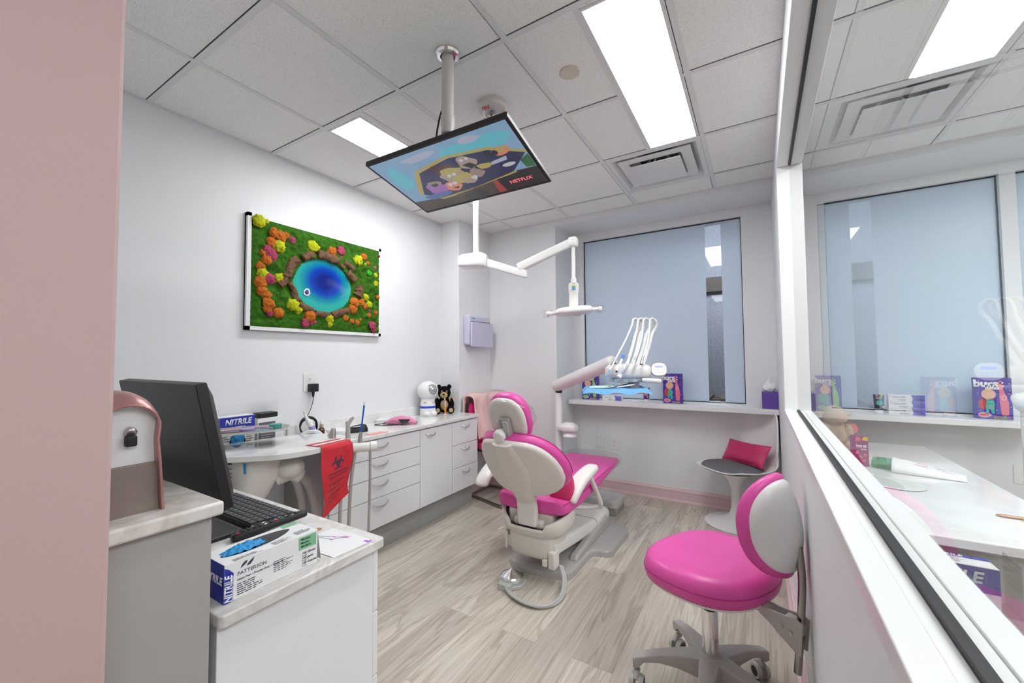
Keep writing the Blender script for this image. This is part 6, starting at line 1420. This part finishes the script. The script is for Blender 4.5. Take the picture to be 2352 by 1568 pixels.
MB(M).box(-.032, .032, 0, .04, .0005, .155, mat('magenta_card', (.30, .03, .16), .4)).build('carton', t, bevel=.001)
b = MB(M @ frame((-.032, -.0006, 0), (1, 0, 0), z=(0, -1, 0))); b.text('burst', .021, inkw, T(.034, .105, 0), bold=.04); b.text('kids', .014, inkw, T(.044, .088, 0), bold=.03); b.poly([(.01, .13), (.032, .132), (.03, .150), (.012, .152)], dot_c[1], z=0); b.poly([(.036, .135), (.062, .132), (.062, .153), (.045, .152)], dot_c[0], z=0)
for x, y in ((.016, .07), (.03, .05), (.05, .06), (.045, .03), (.015, .025)): b.disc((x, y, .0001), .008, dot_c[1], seg=12)
b.build('printing', t, sharp=180)
t = thing('gift_bag', 'white paper bag with pink print lying on the desk beyond the glass', 'bag', (.70, 2.75, NZ)); M = T(.69, 2.74, NZ) @ RZ(rad(-16))
def pb_(u, v):
    x = -.115+.25*u; q = 1-.93*u; y = (v-.5)*.19*(1-.25*u); return (x, y, .002+.055*q**.8*math.sqrt(max(0, 1-(2*v-1)**2))+.002*noise.noise((u*6, v*6, 1)))
b = MB(M); b.grid(pb_, 20, 16, paper); b.build('paper', t, sharp=180, solid=.0008)
b = MB(M)
def pbq(u, v, o=.0016): p = V(pb_(u, v)); return (p.x, p.y, p.z+o)
b.add([pbq(.32, .30), pbq(.32, .68), pbq(.86, .66), pbq(.86, .32)], [(0, 1, 2, 3)], mat('blush_print', (.78, .62, .68), .6)); lines(b, 0, 0, .01, 0, 1, 1, inkd, None)
b.tube([pbq(.42+.07*math.cos(a), .46+.11*math.sin(a)) for a in [2*PI*i/20 for i in range(20)]], .0012, pinkpaper, 5, sm=0, closed=True); b.tube([pbq(.60, .55), pbq(.64, .44), pbq(.68, .56), pbq(.72, .44)], .0012, lilac, 5); b.build('print', t)
t = thing('green_glasses', 'green tinted safety glasses sticking out of the paper bag', 'glasses', (.57, 2.76, NZ)); b = MB(M @ T(-.15, .01, .002)); gm = glassmat('green_tint', (.35, .75, .50), 1.45, .05)
b.rings([[(x*k, y*k, z) for x, y in rrect(.09, .12, .03, 6)] for z, k in ((0, .92), (.01, 1), (.03, 1), (.038, .95))], gm, caps=True); b.build('lens', t)
b = MB(T(.52, 2.45, NZ)); b.lathe([(.001, .001), (.095, .001), (.10, .004), (.096, .007), (.001, .005)], mat('pale_mint_disc', (.66, .72, .68), .3), seg=40); tag(b.build('white_plate', loc=(.52, 2.45, NZ)), 'flat pale round dish on the desk beyond the glass', 'dish')
t = thing('far_pen', 'rose-gold pen on the desk beyond the glass', 'pen', (.75, 2.14, NZ)); p, q = V((.717, 2.146, NZ+.006)), V((.86, 2.135, NZ+.006)); e = q-p; cu = mat('rose_copper', (.62, .33, .22), .25, metal=.9)
b = MB(); b.cyl(p+e*.08, q, .005, cu, .0045, 14); b.build('barrel', t); b = MB(); b.cyl(p, p+e*.08, .002, cu, .005, 14); b.build('tip', t)
b = MB(); b.box(.775, .86, 2.045, 2.125, NZ+.0005, NZ+.012, mat('yellow_note', (.80, .82, .06), .6)); tag(b.build('note_pad', loc=(.82, 2.08, NZ)), 'yellow sticky note pad beside the pen beyond the glass', 'note pad')
# glove cartons fixed in an acrylic holder on the front of that desk
t = thing('far_box_holder', 'clear acrylic holder fixed to the front of the desk beyond the glass', 'holder', (.50, 1.78, .6))
b = MB(); b.box(.30, .625, 1.735, 1.739, .55, .70, acryl_m); b.box(.621, .625, 1.739, 1.83, .55, .70, acryl_m); b.box(.30, .625, 1.735, 1.83, .546, .55, acryl_m); b.build('walls', t)
t = thing('far_glove_carton', 'white and blue NITRILE carton in the acrylic holder beyond the glass', 'box', (.45, 1.78, .55))
b = MB(); b.box(.32, .585, 1.745, 1.82, .551, .675, paper); b.build('carton', t); F = frame((.32, 1.745, .6755), (1, 0, 0), y=(0, 1, 0)); b = MB()
b.add([(0, .052, 0), (.265, .052, 0), (.265, .074, 0), (0, .074, 0)], [(0, 1, 2, 3)], inkb, F); b.text('NITRILE', .022, inkw, F @ T(.17, .063, .0003), bold=.03, shear=.2); lines(b, .14, .040, .08, 5, .007, .003, lgrey_pl, F); b.add([(.06, .0, .0002), (.12, .0, .0002), (.12, .02, .0002), (.06, .02, .0002)], [(0, 1, 2, 3)], redp, F)
F = frame((.32, 1.7445, .551), (1, 0, 0), z=(0, -1, 0)); b.add([(0, .05, 0), (.265, .05, 0), (.265, .122, 0), (0, .122, 0)], [(0, 1, 2, 3)], inkb, F); b.text('NITRILE', .045, inkw, F @ T(.15, .09, .0003), bold=.03, shear=.2); b.build('printing', t, sharp=180)
t = thing('mask_carton', 'purple and blue carton of fifty, below the acrylic holder beyond the glass', 'box', (.50, 1.60, .40))
b = MB(); b.box(.36, .60, 1.50, 1.66, .385, .455, mat('plum_card', (.22, .05, .26), .35)); b.build('carton', t, bevel=.004); b = MB(); b.box(.36, .60, 1.50, 1.66, .4555, .50, mat('sky_card', (.05, .36, .55), .3)); b.build('lid', t, bevel=.012, seg=3)
F = frame((.52, 1.4994, .42), (1, 0, 0), z=(0, -1, 0)); b = MB(); b.disc((0, 0, 0), .034, redw, F, seg=28); b.text('50', .040, pinkpaper, F @ T(0, 0, .0004) @ RZ(PI/2), bold=.03); b.build('printing', t)
t = thing('low_cabinet', 'low shelf unit under the acrylic holder beyond the glass', 'shelf', (.5, 1.6, 0)); MB().box(.29, .66, 1.46, 1.82, .36, .384, trimw_m).build('shelf_board', t); MB().box(.29, .66, 1.80, 1.82, 0, .36, trimw_m).build('back_panel', t)
for s in (.295, .64): MB().box(s, s+.015, 1.47, 1.80, 0, .36, trimw_m).build('side_panel', t)
# arm and post of that room's unit
t = thing('far_unit_arm', 'white rounded arm of the dental unit beyond the glass, at the edge of the view', 'dental unit', (1.235, 3.32, 0))
MB(T(1.262, 3.34, 0)).lathe([(.12, 0), (.12, .03), (.032, .05), (.032, .99), (.026, 1.0)], enam, seg=26).build('post', t)
p0, p1 = V((1.215, 3.33, 1.03)), V((1.82, 3.05, 1.25)); d = (p1-p0).normalized(); b = MB(); b.tube([p0-d*.012, p0-d*.004, p0+d*.02, p1], [.034, .046, .052, .054], lw, 24, sm=0); b.build('swing_arm', t, sharp=60)
hall_fill_m = panel_m.copy(); hall_fill_m.name = 'hall_fill_diffuser'; hall_fill_m.node_tree.nodes['Principled BSDF'].inputs['Emission Strength'].default_value = EM*.22
# fill panel added in the near hall ceiling, unseen behind the camera
troffer(-.80, -.20, -2.90, -1.70, 'unseen fill panel added in the near hall ceiling, above and behind the viewer', hall_fill_m)
troffer(1.0, 1.55, -1.0, .2, 'unseen fill panel added at the near end of the room beyond the glass')  # out of view, added to brighten the rooms
troffer(1.62, 2.18, 1.404, 2.574, 'second unseen fill panel added in the ceiling of the room beyond the glass')  # another added fill source outside the view
# ------------------------------------------------------------------ camera, world, view
cam = bpy.data.cameras.new('camera'); co = bpy.data.objects.new('camera', cam); COL.objects.link(co)
f_px, yaw, pitch, roll = 926.39, 0.543437573, 0.0403775982, -0.0083003327
fw = V((-math.sin(yaw)*math.cos(pitch), math.cos(yaw)*math.cos(pitch), math.sin(pitch))); rt = V((math.cos(yaw), math.sin(yaw), 0)); up = rt.cross(fw)
r2 = rt*math.cos(roll)+up*math.sin(roll); u2 = -rt*math.sin(roll)+up*math.cos(roll)
M = Matrix((r2, u2, -fw)).transposed().to_4x4(); M.translation = (0, 0, 1.30); co.matrix_world = M
cam.sensor_width = 36; cam.sensor_fit = 'HORIZONTAL'; cam.lens = f_px*36/2352; cam.clip_start = .02
S.camera = co
w = bpy.data.worlds.new('world'); S.world = w; w.use_nodes = True
w.node_tree.nodes['Background'].inputs[0].default_value = (.62, .68, .78, 1); w.node_tree.nodes['Background'].inputs[1].default_value = .12
vs = S.view_settings; vs.view_transform = 'Standard'; vs.look = 'None'; vs.gamma = 1; vs.use_curve_mapping = False; vs.exposure = 1.55
lo = bpy.data.lights.new('outside_lamp', 'AREA'); lo.energy = 45; lo.size = 1.2; lo.color = (.85, .92, 1); ol = bpy.data.objects.new('outside_lamp', lo); COL.objects.link(ol); ol.location = (-.3, 4.45, 2.95); ol.rotation_euler = (rad(35), 0, 0)
S.cycles.use_denoising = True; S.cycles.max_bounces = 8; S.cycles.transparent_max_bounces = 12; S.cycles.caustics_reflective = False; S.cycles.caustics_refractive = False
